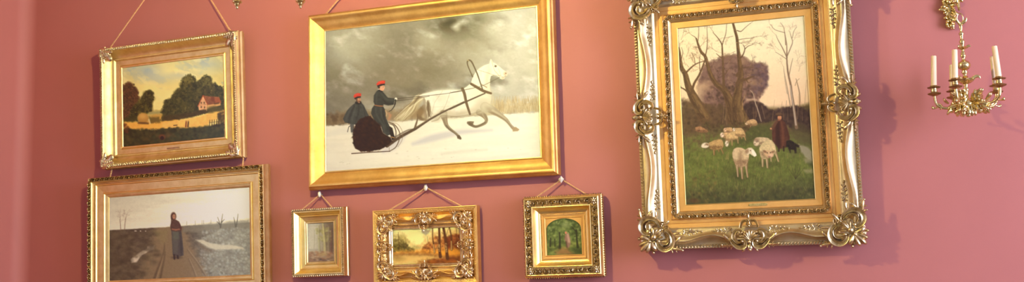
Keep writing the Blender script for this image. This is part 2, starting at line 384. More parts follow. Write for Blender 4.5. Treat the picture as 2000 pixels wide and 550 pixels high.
    for cx, cy, rx, ry, col, a, r in [(848, 197, 18, 14, (240, 229, 206), .8, 0), (838, 222, 8, 13, (206, 190, 162), .6, .2), (866, 190, 16, 12, (222, 208, 182), .6, 0), (868, 222, 14, 7, (190, 172, 142), .6, -.1),
            (900, 222, 24, 6, (186, 166, 134), .65, -.2), (900, 196, 26, 14, (238, 228, 206), .7, 0), (936, 190, 18, 14, (224, 211, 184), .6, 0), (943, 205, 12, 10, (196, 180, 152), .6, 0), (930, 212, 12, 6, (196, 178, 148), .5, -.3),
            (940, 150, 10, 14, (240, 230, 208), .7, .5), (951, 160, 4, 22, (214, 199, 170), .7, 0), (946, 138, 10, 6, (244, 234, 212), .6, -.5), (963, 133, 6, 8, (240, 230, 208), .6, 0), (955, 140, 4, 8, (208, 192, 164), .6, .3),
            (958, 186, 4, 12, (204, 188, 158), .55, 0), (884, 180, 26, 5, (244, 235, 214), .7, 0), (841, 184, 14, 4, (242, 232, 210), .7, -.2), (852, 232, 8, 5, (184, 164, 132), .6, 0)]:
        p.ell(cx, cy, rx, ry, col, a, .75, r)
    # dark flank hair and dappling
    p.crop(760, 170, 4.229)
    for i in range(26): p.line([(320 + p.rs.randn() * 9, 120 + p.rs.randn() * 10), (322 + p.rs.randn() * 10, 175), (330 + p.rs.randn() * 12, 240 + p.rs.randn() * 10)], [4, 7, 3], (126, 104, 78), .5, .8, 8)
    p.dabs([(340, 60), (560, 40), (580, 230), (430, 220), (360, 260)], 70, [(208, 192, 166), (240, 230, 208)], (3, 7), .25)
    leg = (150, 130, 102); dk = (118, 99, 76)
    p.line([(446, 222), (456, 262), (470, 312), (498, 345), (548, 382), (582, 418)], [66, 44, 32, 24, 17, 20], leg, 1, .8, 26)
    p.line([(470, 318), (500, 352), (546, 388), (576, 420)], [14, 12, 9, 12], dk, .7, .8, 16)
    p.poly([(556, 400), (578, 396), (596, 426), (588, 434), (560, 424)], (108, 88, 66), .9, .7)
    p.crop(880, 105, 3.057)
    p.line([(168, 350), (196, 368), (212, 394), (200, 416), (150, 434), (112, 420)], [36, 30, 20, 17, 15, 18], leg, 1, .7, 26)
    p.line([(205, 410), (150, 436), (104, 412)], [8, 10, 18], dk, .8, .8, 12)
    p.poly([(98, 412), (112, 402), (138, 404), (132, 424), (120, 432)], (120, 98, 72), .9, .7)
    p.line([(205, 318), (250, 335), (292, 364), (330, 392), (356, 424), (376, 446)], [60, 42, 28, 20, 14, 18], (172, 152, 124), 1, .7, 26)
    p.line([(230, 345), (290, 376), (330, 404), (366, 446)], [16, 12, 9, 10], (138, 114, 84), .6, .8, 16)
    p.poly([(366, 442), (388, 436), (410, 452), (400, 462), (370, 464)], (176, 146, 108), .95, .7)
    p.ell(208, 312, 40, 34, (206, 192, 164), .85, .55, .3); p.ell(226, 330, 20, 12, (168, 148, 118), .6, .7, .5); p.ell(170, 344, 26, 14, (196, 180, 150), .8, .6)
    p.line([(250, 338), (292, 362), (330, 388)], [12, 8, 5], (206, 188, 158), .6, 1.4, 12); p.line([(190, 362), (206, 392)], [8, 6], (190, 170, 140), .6, 1.2)
    p.crop(760, 170, 4.229); p.ell(440, 226, 52, 22, (206, 190, 160), .8, .6, -.2); p.line([(462, 262), (474, 306), (500, 338)], [14, 9, 7], (186, 166, 134), .6, 1.2, 12)
    p.line([(350, 284), (400, 268), (430, 236), (500, 240), (592, 250)], [5, 5, 5, 5, 4], (150, 128, 98), .7, 1.2, 16); p.crop(880, 105, 3.057); p.line([(0, 376), (60, 372), (110, 362), (180, 342)], [5, 5, 4, 4], (150, 128, 98), .7, 1.2, 16)
    # head
    p.line([(244, 42), (250, 60)], [5, 7], (214, 196, 164), .9, .4); p.ell(268, 74, 7, 6, (96, 76, 58), .95, .4); p.line([(258, 64), (280, 72)], [3, 2], (170, 148, 118), .6)
    p.ell(326, 120, 10, 12, (190, 150, 116), .7, .6); p.ell(330, 116, 4, 3.5, (120, 86, 64), .9, .4); p.line([(302, 138), (318, 140), (330, 132)], [3, 4, 2], (150, 110, 84), .8)
    p.ell(310, 147, 9, 5, (206, 170, 134), .7, .5)
    for i in range(16): p.line([(236 - i * 5.5, 60 + i * 4.2), (232 - i * 5 + 6 * p.rs.randn(), 82 + i * 5)], [3, 1], (214, 200, 170), .5, .6)
    # harness
    hb = (112, 86, 60)
    p.line([(122, 180), (160, 202), (196, 222), (240, 236)], [15, 17, 17, 13], hb, 1, .6, 16); p.line([(126, 176), (200, 216)], 3, (168, 140, 104), .7)
    p.line([(70, 210), (82, 240), (92, 290), (114, 360)], [18, 17, 16, 12], (116, 92, 66), 1, .6, 14); p.line([(66, 214), (88, 292)], 2.5, (160, 134, 100), .6)
    p.line([(131, 137), (116, 104), (101, 66), (100, 46), (112, 38), (126, 50), (142, 82), (160, 124), (176, 172), (190, 212)], [7, 7, 7, 8, 8, 9, 8, 8, 7, 7], (104, 86, 64), 1, .6, 50)
    p.line([(104, 62), (116, 98), (130, 132)], 1.6, (166, 146, 112), .7); p.ell(104, 40, 4, 4, (190, 160, 110), .8)
    p.line([(0, 232), (110, 210), (186, 192), (262, 156), (296, 138)], [4.2, 3.6, 3, 3, 2.6], (108, 90, 68), .9, .5, 20)
    p.line([(160, 96), (214, 112), (262, 128), (300, 130)], 2, (150, 128, 96), .8, .5, 12); p.line([(250, 64), (262, 100), (292, 134)], 2, (150, 126, 94), .8, .5)
    p.line([(286, 88), (300, 132)], 1.6, (160, 136, 104), .7); p.line([(182, 182), (214, 200)], 5, (140, 112, 80), .8)
    p.line([(232, 180), (236, 222)], 2, (180, 160, 128), .6)
    # shafts, traces, reins
    p.crop(760, 170, 4.229)
    p.line([(440, 30), (372, 130), (345, 245)], 2.2, (164, 150, 126), .6); p.line([(505, 34), (468, 140), (425, 222)], 2.6, (158, 144, 120), .7); p.line([(360, 165), (470, 162), (592, 146)], 1.8, (180, 166, 142), .6)
    p.line([(0, 448), (62, 404), (150, 356), (206, 346)], [14, 14, 11, 8], (134, 118, 98), .9, .7, 14)
    p.line([(205, 352), (222, 300), (232, 262), (234, 226)], [16, 15, 10, 5], (124, 100, 74), 1, .7, 12)
    p.line([(-20, 486), (60, 430), (120, 394), (215, 344), (330, 268), (430, 212), (592, 134), (616, 122)], [26, 24, 24, 22, 17, 14, 11, 10], (96, 76, 58), 1, .7)
    p.line([(215, 336), (330, 262), (430, 206), (592, 130)], [3, 3, 3, 2.5], (168, 144, 112), .8, .5)
    p.crop(880, 105, 3.057); p.line([(-6, 330), (100, 282), (204, 236)], [10, 9, 8], (100, 80, 60), 1, .6)
    p.crop(760, 170, 4.229)
    p.line([(52, 98), (180, 85), (330, 70), (470, 54), (600, 34)], [4.4, 4.2, 4, 3.6, 3.2], (82, 68, 54), 1, .5)
    p.line([(52, 113), (130, 106), (230, 94), (330, 76)], [4.4, 4, 3.6, 3], (88, 72, 56), 1, .5)
    # ---- sleigh and the two men
    p.crop(660, 145, 3.436)
    p.line([(340, 322), (372, 334), (398, 362), (414, 402), (406, 448), (384, 490), (344, 516)], [7, 7, 6, 6, 6, 6, 5], (110, 86, 62), 1, .6, 30)
    p.line([(368, 326), (398, 334), (424, 368), (434, 410), (424, 450), (400, 486)], 3.2, (150, 126, 98), .8, .5, 20)
    p.line([(345, 332), (374, 346), (388, 390), (380, 440)], [5, 7, 7, 5], (96, 76, 58), .9, .6, 16)
    p.line([(92, 531), (200, 523), (300, 518), (346, 516)], [7, 6, 6, 5], (92, 66, 48), 1, .6); p.line([(196, 510), (196, 524)], 3, (120, 92, 66), .9); p.line([(268, 508), (268, 520)], 3, (120, 92, 66), .9); p.line([(342, 490), (342, 514)], 3, (130, 104, 76), .8)
    # rear man
    p.poly([(80, 325), (106, 325), (110, 388), (86, 390)], (92, 88, 82), .95, .7); p.line([(82, 346), (72, 352), (64, 386)], [5, 4, 4], (66, 58, 52), 1, .5)
    p.poly([(33, 300), (44, 276), (60, 245), (80, 222), (100, 204), (118, 190), (135, 200), (156, 190), (172, 208), (186, 236), (200, 266), (214, 288), (195, 315), (150, 335), (110, 338), (80, 330), (46, 323)], (76, 74, 68), 1, .8, tex=.12)
    for a in [[(96, 214), (70, 262), (52, 312)], [(120, 214), (104, 270), (92, 326)], [(158, 210), (178, 250), (190, 290)]]: p.line(a, [4, 9, 6], (96, 94, 86), .6, 2, 12)
    for a in [[(110, 210), (86, 268), (72, 322)], [(140, 212), (136, 260), (118, 320)], [(170, 220), (180, 262), (190, 300)]]: p.line(a, [4, 8, 5], (56, 53, 49), .6, 1.6, 12)
    p.poly([(114, 186), (132, 178), (156, 184), (158, 196), (136, 204), (116, 198)], (52, 48, 44), 1, .6)
    p.ell(138, 170, 14, 18, (196, 142, 108), 1, .15); p.ell(126, 172, 5, 14, (90, 64, 50), .8, .4); p.line([(132, 181), (146, 180), (152, 184)], [5, 6, 4], (98, 64, 48), .95); p.ell(145, 165, 3, 2.2, (110, 72, 56), .8); p.ell(142, 190, 7, 4, (176, 122, 94), .7)
    p.poly([(103, 150), (112, 134), (134, 126), (156, 130), (155, 148), (132, 150), (114, 160)], (206, 74, 54), 1, .6); p.poly([(108, 160), (130, 149), (153, 148), (153, 157), (130, 162), (116, 170)], (58, 44, 42), 1, .5); p.line([(112, 140), (140, 132)], 4, (226, 104, 78), .7)
    # driver
    p.poly([(243, 206), (300, 212), (316, 240), (322, 296), (344, 344), (352, 404), (330, 412), (302, 392), (286, 344), (244, 312), (221, 262), (227, 230)], (70, 68, 62), 1, .8, tex=.12)
    for a in [[(250, 225), (262, 280), (300, 340), (316, 396)], [(284, 222), (296, 280), (324, 350)]]: p.line(a, [5, 10, 9, 4], (90, 88, 80), .6, 2, 14)
    p.line([(300, 225), (306, 290), (336, 370)], [5, 8, 5], (50, 48, 44), .6, 1.6, 12)
    p.poly([(342, 346), (364, 360), (374, 402), (384, 432), (362, 442), (348, 404)], (56, 44, 38), 1, .7); p.line([(356, 420), (378, 426)], 7, (196, 148, 86), .8)
    p.poly([(238, 186), (240, 142), (260, 112), (280, 104), (304, 122), (334, 157), (384, 162), (386, 202), (336, 210), (306, 202), (302, 214), (248, 210)], (68, 66, 60), 1, .8, tex=.1)
    p.line([(262, 124), (256, 160), (258, 198)], [6, 12, 6], (88, 86, 78), .6, 2, 10); p.line([(290, 130), (326, 168), (376, 176)], [5, 10, 6], (86, 84, 76), .7, 2, 10); p.line([(300, 170), (330, 196), (382, 198)], [3, 8, 5], (48, 46, 42), .7, 1.6, 10)
    p.line([(246, 208), (276, 213), (300, 214)], [6, 7, 6], (158, 106, 70), 1, .5)
    p.poly([(266, 94), (282, 100), (302, 114), (296, 122), (268, 110)], (50, 46, 44), 1, .5); p.ell(272, 100, 6, 5, (220, 206, 180), .8)
    p.poly([(272, 84), (302, 76), (311, 80), (314, 94), (309, 99), (308, 106), (298, 113), (284, 108), (273, 98)], (220, 164, 128), 1, .5); p.poly([(266, 86), (280, 82), (282, 94), (272, 98)], (74, 56, 46), .95, .5); p.ell(303, 86, 3, 2, (104, 72, 56), .9); p.ell(297, 100, 6, 5, (226, 148, 114), .6)
    p.poly([(257, 66), (270, 50), (296, 42), (317, 44), (314, 63), (288, 66), (262, 77)], (208, 72, 54), 1, .6); p.poly([(262, 76), (288, 65), (314, 63), (314, 73), (300, 75), (284, 81), (266, 88)], (54, 42, 42), 1, .5); p.line([(270, 56), (304, 48)], 4, (232, 106, 80), .7)
    p.ell(388, 166, 9, 9, (230, 220, 200), 1, .2); p.line([(386, 172), (378, 210), (360, 238), (340, 250)], [9, 7, 5, 3], (58, 52, 46), 1, .6, 12); p.line([(380, 178), (372, 210)], 3, (190, 176, 150), .7)
    p.line([(318, 244), (326, 262), (322, 280)], [8, 9, 6], (206, 166, 126), .7, .8); p.line([(338, 262), (352, 276), (340, 300)], [8, 16, 14], (206, 130, 96), .55, 2)
    # the fur rug
    fur = [(99, 420), (103, 372), (118, 336), (148, 302), (184, 285), (216, 280), (244, 308), (284, 345), (298, 388), (330, 414), (352, 424), (362, 450), (322, 484), (280, 504), (220, 517), (150, 516), (116, 496), (100, 462)]
    p.poly(fur, (60, 38, 25), 1, 1.0, rough=1.0, tex=.15, tscale=4)
    p.dabs(fur, 220, [(74, 46, 30), (48, 30, 20), (88, 54, 34), (56, 36, 24)], (2, 5), .5, 1.4, .8)
    for i in range(40):
        a = p.rs.rand(); q = np.array(fur)[p.rs.randint(len(fur))]; p.line([q, q + p.rs.randn(2) * 5], [4, 1], (62, 40, 28), .7)
    return p

def sheep(p, body, wool, shade, head, legs, hc=(228, 214, 184)):
    wool, shade = np.array(wool, float), np.array(shade, float)
    for pts, w in legs:
        p.line(pts, w, shade * .9, 1, .6); q = np.array(pts, float); q[:, 0] -= w[-1] * .18
        p.line(q, np.array(w) * .5, wool * .96, .85, .7)
    b = np.array(body, float); c = b.mean(0); hgt = np.ptp(b[:, 1])
    p.poly(body, wool * .98, 1, .7, rough=.5, smooth=len(body) * 4, tex=.12, tscale=3)
    lo = (b - c) * .97 + c; lo[:, 1] = np.maximum(lo[:, 1], c[1] + .12 * hgt)
    p.poly(lo, shade, .7, 3.2, rough=1.5)
    n = int(26 + np.ptp(b[:, 0]) * .5)
    up = (b - c) * .86 + c; up[:, 1] = np.minimum(up[:, 1], c[1] + .12 * hgt)
    p.dabs(up, n, [np.minimum(wool * 1.14, 246), np.minimum(wool * 1.06, 240), wool * .9], (1.2, 3.2), .5)
    p.dabs(lo, n, [shade * .85, wool * .9, shade], (1.2, 3.0), .5)
    p.line(np.vstack([b, b[:1]]), 1.6, shade * .62, .25, .9, len(b) * 4)
    if head:
        r = head[4] if len(head) > 4 else 0
        p.ell(head[0], head[1] + head[3] * .12, head[2] * 1.06, head[3] * 1.02, shade * .8, .7, .3, r); p.ell(head[0], head[1], head[2], head[3], hc, 1, .2, r)
        p.ell(head[0] - head[2] * .55, head[1] + head[3] * .35, head[2] * .28, head[3] * .22, shade * .75, .6, .5); p.ell(head[0] + head[2] * .45, head[1] - head[3] * .35, head[2] * .42, head[3] * .3, shade * .8, .6, .5, .4)
        p.ell(head[0] - head[2] * .05, head[1] - head[3] * .15, head[2] * .14, head[3] * .14, (70, 54, 42), .8, .4)

def paint_sheep():
    p = Paint([(1323.2, 54.5), (1570, 33), (1592, 386.6), (1340.5, 399.5)], .8, 9, (.86, .83, .80), 1.18, 140)
    X, Y, U, V = p.X, p.Y, p.U, p.V; W = (slice(None), slice(None))
    n = p.noise(40, 14, 1, 4, -.1); f = p.noise(5, 5, 2, 3)
    p.img[:] = lerp((243, 228, 190), (238, 208, 168), sm(V + .08 * n, .1, .5)) + (n * 6 + f * 3)[..., None]
    p.ell(1350, 110, 40, 60, (244, 216, 176), .5, .9); p.ell(1540, 190, 40, 40, (236, 206, 172), .6, .9)
    # meadow
    yl = 214 + 10 * p.noise(30, 30, 3, 2) - (X - 1330) * .03
    g = lerp((112, 98, 66), (112, 118, 62), sm(V + .1 * f, .58, .72)); g = lerp(g, np.broadcast_to((92, 92, 58), g.shape), sm(V + .05 * n, .82, 1.0))
    g = g * (1 + .12 * p.noise(14, 9, 4, 4) + .10 * p.noise(3, 4, 5, 3))[..., None]
    p.mixin(W, sm(Y, yl - 6, yl + 8), g)
    # distant trees in mauve haze
    m = (128, 100, 88)
    dome = [(1362, 240), (1362, 170), (1366, 150), (1374, 128), (1382, 121), (1396, 117), (1410, 110), (1424, 106), (1436, 106), (1446, 108), (1458, 112), (1468, 121), (1476, 123), (1488, 122), (1497, 130), (1501, 142), (1500, 160), (1496, 174), (1484, 190), (1478, 215), (1440, 240)]
    p.poly(dome, m, .92, 3, rough=4, tex=.12, tscale=7)
    p.dabs(dome, 420, [(118, 90, 82), (140, 110, 94), (104, 80, 74), (150, 120, 100), (126, 98, 92)], (3, 9), .5)
    ed = np.array(dome, float); p.dabs((ed - ed.mean(0)) * 1.05 + ed.mean(0), 420, [(132, 106, 96), (120, 94, 84), (146, 120, 106)], (1.2, 3.4), .5)
    p.dabs([(1385, 130), (1480, 128), (1490, 180), (1470, 215), (1390, 215), (1378, 170)], 320, [(98, 76, 66), (84, 64, 54), (148, 120, 100), (116, 92, 80), (162, 134, 108)], (2, 6), .55)
    p.dabs([(1400, 170), (1470, 165), (1478, 225), (1400, 230)], 160, [(80, 62, 50), (96, 76, 60), (70, 54, 44)], (3, 7), .55)
    for i in range(26):
        x, y = 1385 + 105 * p.rs.rand(), 118 + 70 * p.rs.rand(); p.twig(x, y, -1.6 + 1.6 * p.rs.randn(), 11, .9, (92, 72, 58), 4, .5, .8)
    p.dabs([(1476, 124), (1500, 130), (1500, 165), (1480, 185), (1464, 170)], 120, [(128, 106, 104), (112, 92, 94), (100, 80, 82)], (3, 7), .6)
    p.poly([(1352, 160), (1372, 165), (1372, 200), (1356, 205)], (226, 200, 160), .5, 6, rough=4); p.ell(1376, 168, 12, 10, (206, 174, 136), .5, .8); p.ell(1470, 160, 10, 8, (196, 160, 116), .4, .8); p.ell(1452, 120, 8, 6, (190, 156, 118), .4, .8)
    p.poly([(1330, 192), (1350, 196), (1372, 202), (1400, 206), (1440, 205), (1446, 246), (1404, 250), (1335, 262)], (104, 84, 62), .9, 5, rough=4, tex=.15)
    p.dabs([(1332, 196), (1440, 206), (1440, 246), (1336, 258)], 300, [(84, 66, 48), (120, 96, 70), (96, 78, 56), (110, 92, 58)], (2, 7), .55)
    p.crop(1440, 150, 3.931)
    hed = [(40, 230), (70, 205), (110, 188), (160, 186), (190, 205), (215, 222), (250, 250), (290, 258), (320, 242), (370, 240), (400, 226), (440, 224), (490, 236), (530, 252), (566, 262), (580, 440), (440, 410), (300, 330), (100, 370), (0, 420), (10, 300)]
    p.poly(hed, (80, 62, 56), .95, 2, rough=3, tex=.15); p.dabs(hed, 420, [(66, 50, 46), (94, 74, 64), (80, 62, 52), (104, 84, 66)], (2, 7), .5)
    p.poly([(70, 165), (130, 165), (200, 190), (170, 190), (120, 180), (70, 185)], (230, 198, 164), .6, 2)
    p.poly([(0, 400), (60, 370), (180, 370), (260, 350), (270, 470), (160, 500), (0, 520)], (92, 94, 56), .75, 4, rough=4, tex=.12)
    p.poly([(430, 340), (520, 360), (580, 440), (580, 520), (470, 500), (410, 420)], (96, 84, 58), .7, 5, rough=4, tex=.12)
    p.poly([(430, 400), (560, 430), (575, 600), (400, 600)], (104, 98, 66), .5, 8, rough=5)
    for i in range(24): x = 1400 + 190 * p.rs.rand(); p.crop(0, 0, 1); p.line([(x, 236 + 4 * p.rs.randn()), (x + 2 * p.rs.randn(), 205 + 8 * p.rs.randn())], [1.4, .6], [(150, 122, 92), (70, 54, 46), (168, 140, 108)][i % 3], .5)
    # bare trees
    T, TL, TD = (112, 88, 62), (150, 124, 84), (82, 64, 46)
    def trunk(pts, w, c=T, lit=.45):
        p.line(pts, w, c, 1, .8, len(pts) * 8); q = np.array(pts, float); ww = np.array(w, float)
        p.line(q + np.c_[ww * .22, ww * 0], ww * .3, TL, lit, 1.2, len(pts) * 8); p.line(q - np.c_[ww * .28, ww * 0], ww * .3, TD, lit, 1.2, len(pts) * 8)
        c3 = curve(np.c_[q, ww], 60)
        for i in range(170):
            j = int(p.rs.rand() ** 1.5 * 56); x, y, w_ = c3[j]; dx, dy = c3[j + 3, :2] - c3[j, :2]; o_ = (p.rs.rand() - .5) * w_ * .92
            p.line([(x + o_, y), (x + o_ + dx * .7 + p.rs.randn() * 2, y + dy * .7)], [w_ * .06 + 2.2, 1.4], [(84, 64, 44), (150, 124, 82), (70, 54, 38), (128, 112, 66), (108, 84, 58), (156, 130, 88)][i % 6], .34, .8)
    p.crop(1315, 30, 3.929)
    trunk([(240, 780), (190, 690), (142, 600), (112, 530), (92, 450), (64, 400), (54, 340), (48, 270), (42, 240)], [96, 84, 66, 50, 40, 32, 22, 12, 6])
    for q, w in [([(96, 436), (132, 400), (168, 372), (205, 356), (242, 346)], [14, 12, 9, 7, 5]), ([(140, 590), (160, 520), (196, 460), (222, 400), (240, 350), (248, 320)], [20, 18, 15, 13, 11, 8]), ([(205, 420), (202, 350), (206, 290)], [6, 5, 2]),
                 ([(60, 330), (72, 280), (62, 240)], [6, 4, 2]), ([(168, 372), (160, 320), (140, 280)], [5, 4, 2]), ([(118, 590), (80, 560), (46, 545), (30, 540)], [14, 10, 7, 4]), ([(60, 550), (45, 520), (40, 480)], [6, 4, 2])]: p.line(q, w, T, 1, .7, 16)
    trunk([(470, 800), (450, 700), (400, 580), (345, 535), (318, 505), (288, 450), (266, 380), (246, 312), (214, 276), (192, 220), (176, 172)], [110, 84, 54, 40, 36, 32, 26, 22, 20, 15, 9])
    for q, w in [([(188, 200), (194, 150), (196, 85)], [6, 4, 2.5]), ([(182, 180), (165, 160), (145, 148)], [6, 4, 2]), ([(248, 305), (260, 240), (262, 160), (258, 80)], [8, 6, 4, 2.5]), ([(205, 250), (180, 238), (155, 240)], [6, 4, 2]), ([(268, 400), (250, 380), (236, 372)], [7, 5, 3]),
                 ([(390, 560), (386, 460), (382, 350), (378, 270), (374, 220), (345, 172), (306, 128)], [22, 17, 14, 12, 9, 6, 3]), ([(376, 230), (384, 200), (404, 140), (412, 60)], [7, 6, 4, 2]), ([(380, 330), (356, 312), (332, 290)], [8, 6, 3]), ([(392, 460), (420, 420), (436, 400)], [6, 4, 2])]: p.line(q, w, T, 1, .7, 18)
    trunk([(520, 830), (500, 740), (490, 660), (505, 560), (520, 470), (516, 400), (506, 320), (498, 240), (490, 170), (474, 110), (459, 55)], [150, 100, 74, 58, 46, 36, 27, 23, 20, 18, 15])
    p.crop(0, 0, 1); p.dabs([(1370, 232), (1400, 240), (1470, 238), (1470, 252), (1400, 256), (1372, 252)], 130, [(86, 70, 48), (104, 92, 56), (74, 58, 42), (98, 96, 54)], (2, 6), .55)
    p.crop(1440, 25, 3.794)
    for q, w in [([(2, 520), (30, 500), (64, 492), (100, 478), (126, 468)], [26, 22, 18, 12, 6]), ([(0, 462), (30, 420), (40, 390)], [24, 16, 10]), ([(12, 340), (40, 318), (58, 268), (46, 236)], [13, 10, 6, 3]), ([(58, 268), (84, 246), (120, 234)], [6, 4, 2]), ([(8, 200), (60, 190), (110, 186), (146, 176)], [4, 3, 2, 1.5]), ([(0, 130), (30, 136), (62, 108), (98, 78)], [6, 5, 3, 2]),
                 ([(40, 408), (90, 400), (130, 408)], [6, 4, 2]), ([(68, 490), (84, 516), (110, 505)], [8, 5, 3])]: p.line(q, w, T, 1, .7, 16)
    p.crop(0, 0, 1)
    for x, y, a, L, w in [(1327, 96, -1.6, 12, 1.2), (1355, 121, -1.9, 12, 1.2), (1363, 52, -1.4, 6, 1), (1377, 54, -1.6, 6, 1), (1394, 62, -2.2, 10, 1), (1420, 46, -1.5, 8, 1), (1432, 70, 2.9, 14, 1.2), (1438, 82, .2, 12, 1.2), (1436, 100, 2.7, 12, 1), (1455, 90, -.6, 10, 1), (1470, 86, -.3, 8, .9),
            (1466, 46, -.7, 8, 1), (1352, 68, -2.4, 8, 1), (1368, 90, -.9, 10, 1), (1375, 118, -2.6, 12, 1), (1376, 130, 2.9, 10, 1), (1345, 130, -2.2, 10, .9), (1340, 110, -1.2, 12, .9), (1400, 100, -2.5, 9, .9), (1404, 120, -.6, 10, .9), (1412, 130, -1.2, 10, 1), (1366, 112, -1.9, 10, .9), (1330, 76, -1.2, 10, .9), (1478, 72, -.2, 8, .8), (1450, 150, -.4, 12, 1.2), (1462, 134, -1, 10, 1)]:
        p.twig(x, y, a, L, w, (140, 114, 84), 5, .7)
    p.dabs([(1326, 66), (1440, 56), (1440, 112), (1380, 125), (1330, 150)], 150, [(214, 184, 146), (200, 170, 134), (206, 170, 140)], (1, 2.6), .4)
    p.dabs([(1440, 50), (1520, 46), (1530, 120), (1500, 122), (1440, 105)], 70, [(220, 196, 156), (206, 180, 142)], (1, 2.6), .35)
    # birches on the right
    p.crop(1440, 25, 3.794); BI = (176, 156, 134); BD = (136, 112, 88)
    for q, w in [([(440, 850), (420, 700), (404, 600), (398, 540), (382, 470), (374, 420), (368, 345), (368, 240), (352, 150)], [24, 20, 17, 15, 13, 12, 10, 6, 3]), ([(370, 335), (336, 262), (302, 200), (288, 165)], [8, 6, 4, 2]), ([(352, 150), (310, 138), (276, 124), (248, 88)], [4, 3.5, 3, 2]), ([(368, 330), (396, 262), (410, 220), (400, 180), (388, 140)], [7, 6, 5, 4, 2]),
                 ([(408, 190), (420, 140), (440, 110)], [4, 3, 2]), ([(366, 345), (330, 320), (285, 292)], [4, 3, 2]), ([(384, 470), (400, 390), (412, 340)], [5, 4, 2]), ([(352, 150), (344, 110), (322, 76)], [4, 3, 1.5]), ([(360, 240), (356, 190), (352, 150)], [6, 5, 4])]: p.line(q, w, BD, .95, .7, 18)
    p.line([(436, 830), (418, 700), (402, 600), (394, 540)], [10, 9, 8, 6], (206, 190, 170), .8, 1, 14)
    for q, w, c in [([(396, 700), (372, 560), (350, 450), (345, 400)], [8, 7, 5, 2], (160, 138, 112)), ([(464, 700), (462, 600), (444, 520), (436, 490)], [8, 7, 5, 3], (132, 104, 78)), ([(350, 470), (360, 540), (372, 600)], [3, 5, 6], (180, 160, 136)), ([(500, 690), (506, 590), (512, 500)], [5, 4, 2], (190, 160, 130)), ([(540, 700), (536, 600), (520, 500)], [4, 4, 2], (200, 170, 138)), ([(430, 540), (440, 510), (460, 490)], [4, 3, 2], BD)]: p.line(q, w, c, .85, .7, 12)
    p.crop(0, 0, 1)
    for x, y, a, L, w in [(1532, 64, -1.6, 8, .9), (1540, 62, -1, 8, .9), (1515, 68, -2.4, 8, .9), (1505, 50, -2, 7, .8), (1548, 82, -.9, 9, .9), (1522, 98, -2.4, 9, .9), (1556, 120, -1, 9, .8), (1560, 140, -1.3, 10, .9), (1530, 130, -2, 9, .8), (1515, 100, -2.2, 8, .8)]: p.twig(x, y, a, L, w, (176, 150, 118), 5, .6, .7)
    p.crop(1440, 150, 3.931); p.line([(100, 100), (125, 130), (142, 200), (160, 250), (186, 340)], [3, 6, 8, 8, 6], (196, 176, 150), .8, .8, 16); p.line([(190, 220), (205, 280), (215, 320)], [4, 5, 4], (150, 130, 110), .6, .8)
    p.line([(42, 250), (40, 190), (62, 140)], [8, 6, 3], (196, 160, 100), .6, .8)
    # grasses
    p.crop(0, 0, 1)
    p.dabs([(1336, 262), (1440, 246), (1585, 280), (1590, 384), (1342, 396)], 900, [(126, 132, 66), (104, 110, 58), (140, 134, 78), (92, 92, 56), (116, 104, 68), (130, 124, 84)], (2, 6), .38, .7)
    for i in range(320):
        x = 1342 + 246 * p.rs.rand(); y = 300 + 86 * p.rs.rand()
        p.line([(x, y + 3), (x + 2.5 * p.rs.randn(), y - 4 - 4 * p.rs.rand())], [1.3, .5], [(152, 142, 88), (90, 96, 50), (166, 142, 92), (120, 128, 64), (80, 78, 48)][i % 5], .42)
    p.dabs([(1342, 340), (1400, 330), (1400, 395), (1342, 396)], 90, [(150, 122, 74), (96, 78, 50), (132, 110, 70)], (2, 6), .35)
    p.dabs([(1342, 376), (1590, 364), (1591, 386), (1342, 397)], 160, [(78, 72, 50), (64, 60, 46), (92, 84, 58)], (3, 8), .4)
    p.ell(1355, 392, 10, 4, (122, 74, 52), .5, .8)
    # path of puddles
    p.crop(1440, 200, 3.669)
    p.poly([(440, 300), (470, 310), (500, 318), (535, 350), (546, 420), (515, 412), (480, 385), (455, 345)], (170, 160, 138), .75, 2, rough=2); p.poly([(470, 400), (540, 395), (546, 440), (490, 430)], (156, 146, 120), .6, 2, rough=2); p.poly([(474, 478), (540, 474), (548, 500), (500, 506)], (160, 152, 112), .7, 2, rough=2); p.poly([(505, 430), (546, 425), (548, 470), (520, 460)], (80, 82, 56), .5, 3)
    for a in [-.5, -.25, 0, .3, .55]: p.line([(420, 545), (420 + 120 * a, 545 - 100 * math.cos(a))], [4, 1.5], (74, 66, 46), .6, .7)
    # flock
    p.crop(1325, 220, 4.232)
    sheep(p, [(140, 118), (176, 110), (212, 124), (248, 154), (200, 160), (150, 150)], (170, 130, 94), (130, 98, 70), None, [])
    sheep(p, [(560, 84), (580, 62), (622, 52), (648, 66), (654, 100), (620, 106), (596, 100), (572, 96)], (196, 162, 118), (150, 118, 84), (566, 90, 12, 9), [([(602, 98), (600, 116)], [10, 6])], (214, 186, 150))
    sheep(p, [(378, 150), (388, 128), (420, 120), (446, 122), (450, 150), (420, 168), (390, 170)], (200, 164, 118), (160, 124, 88), (388, 140, 12, 16), [], (222, 186, 150))
    sheep(p, [(455, 132), (480, 124), (520, 128), (546, 150), (556, 186), (520, 192), (480, 190), (456, 164)], (206, 174, 124), (150, 118, 82), (462, 138, 10, 14), [([(546, 180), (560, 226)], [14, 7]), ([(528, 186), (528, 212)], [12, 7])])
    sheep(p, [(352, 178), (380, 162), (420, 164), (440, 180), (420, 206), (380, 204)], (204, 170, 122), (164, 128, 90), (364, 182, 16, 20), [], (230, 208, 178))
    sheep(p, [(392, 214), (400, 184), (432, 160), (478, 150), (497, 172), (496, 210), (462, 222), (436, 222), (416, 246), (396, 250)], (202, 172, 122), (150, 120, 84), (403, 254, 15, 24), [([(446, 214), (448, 268)], [14, 8]), ([(493, 200), (497, 250)], [13, 8])])
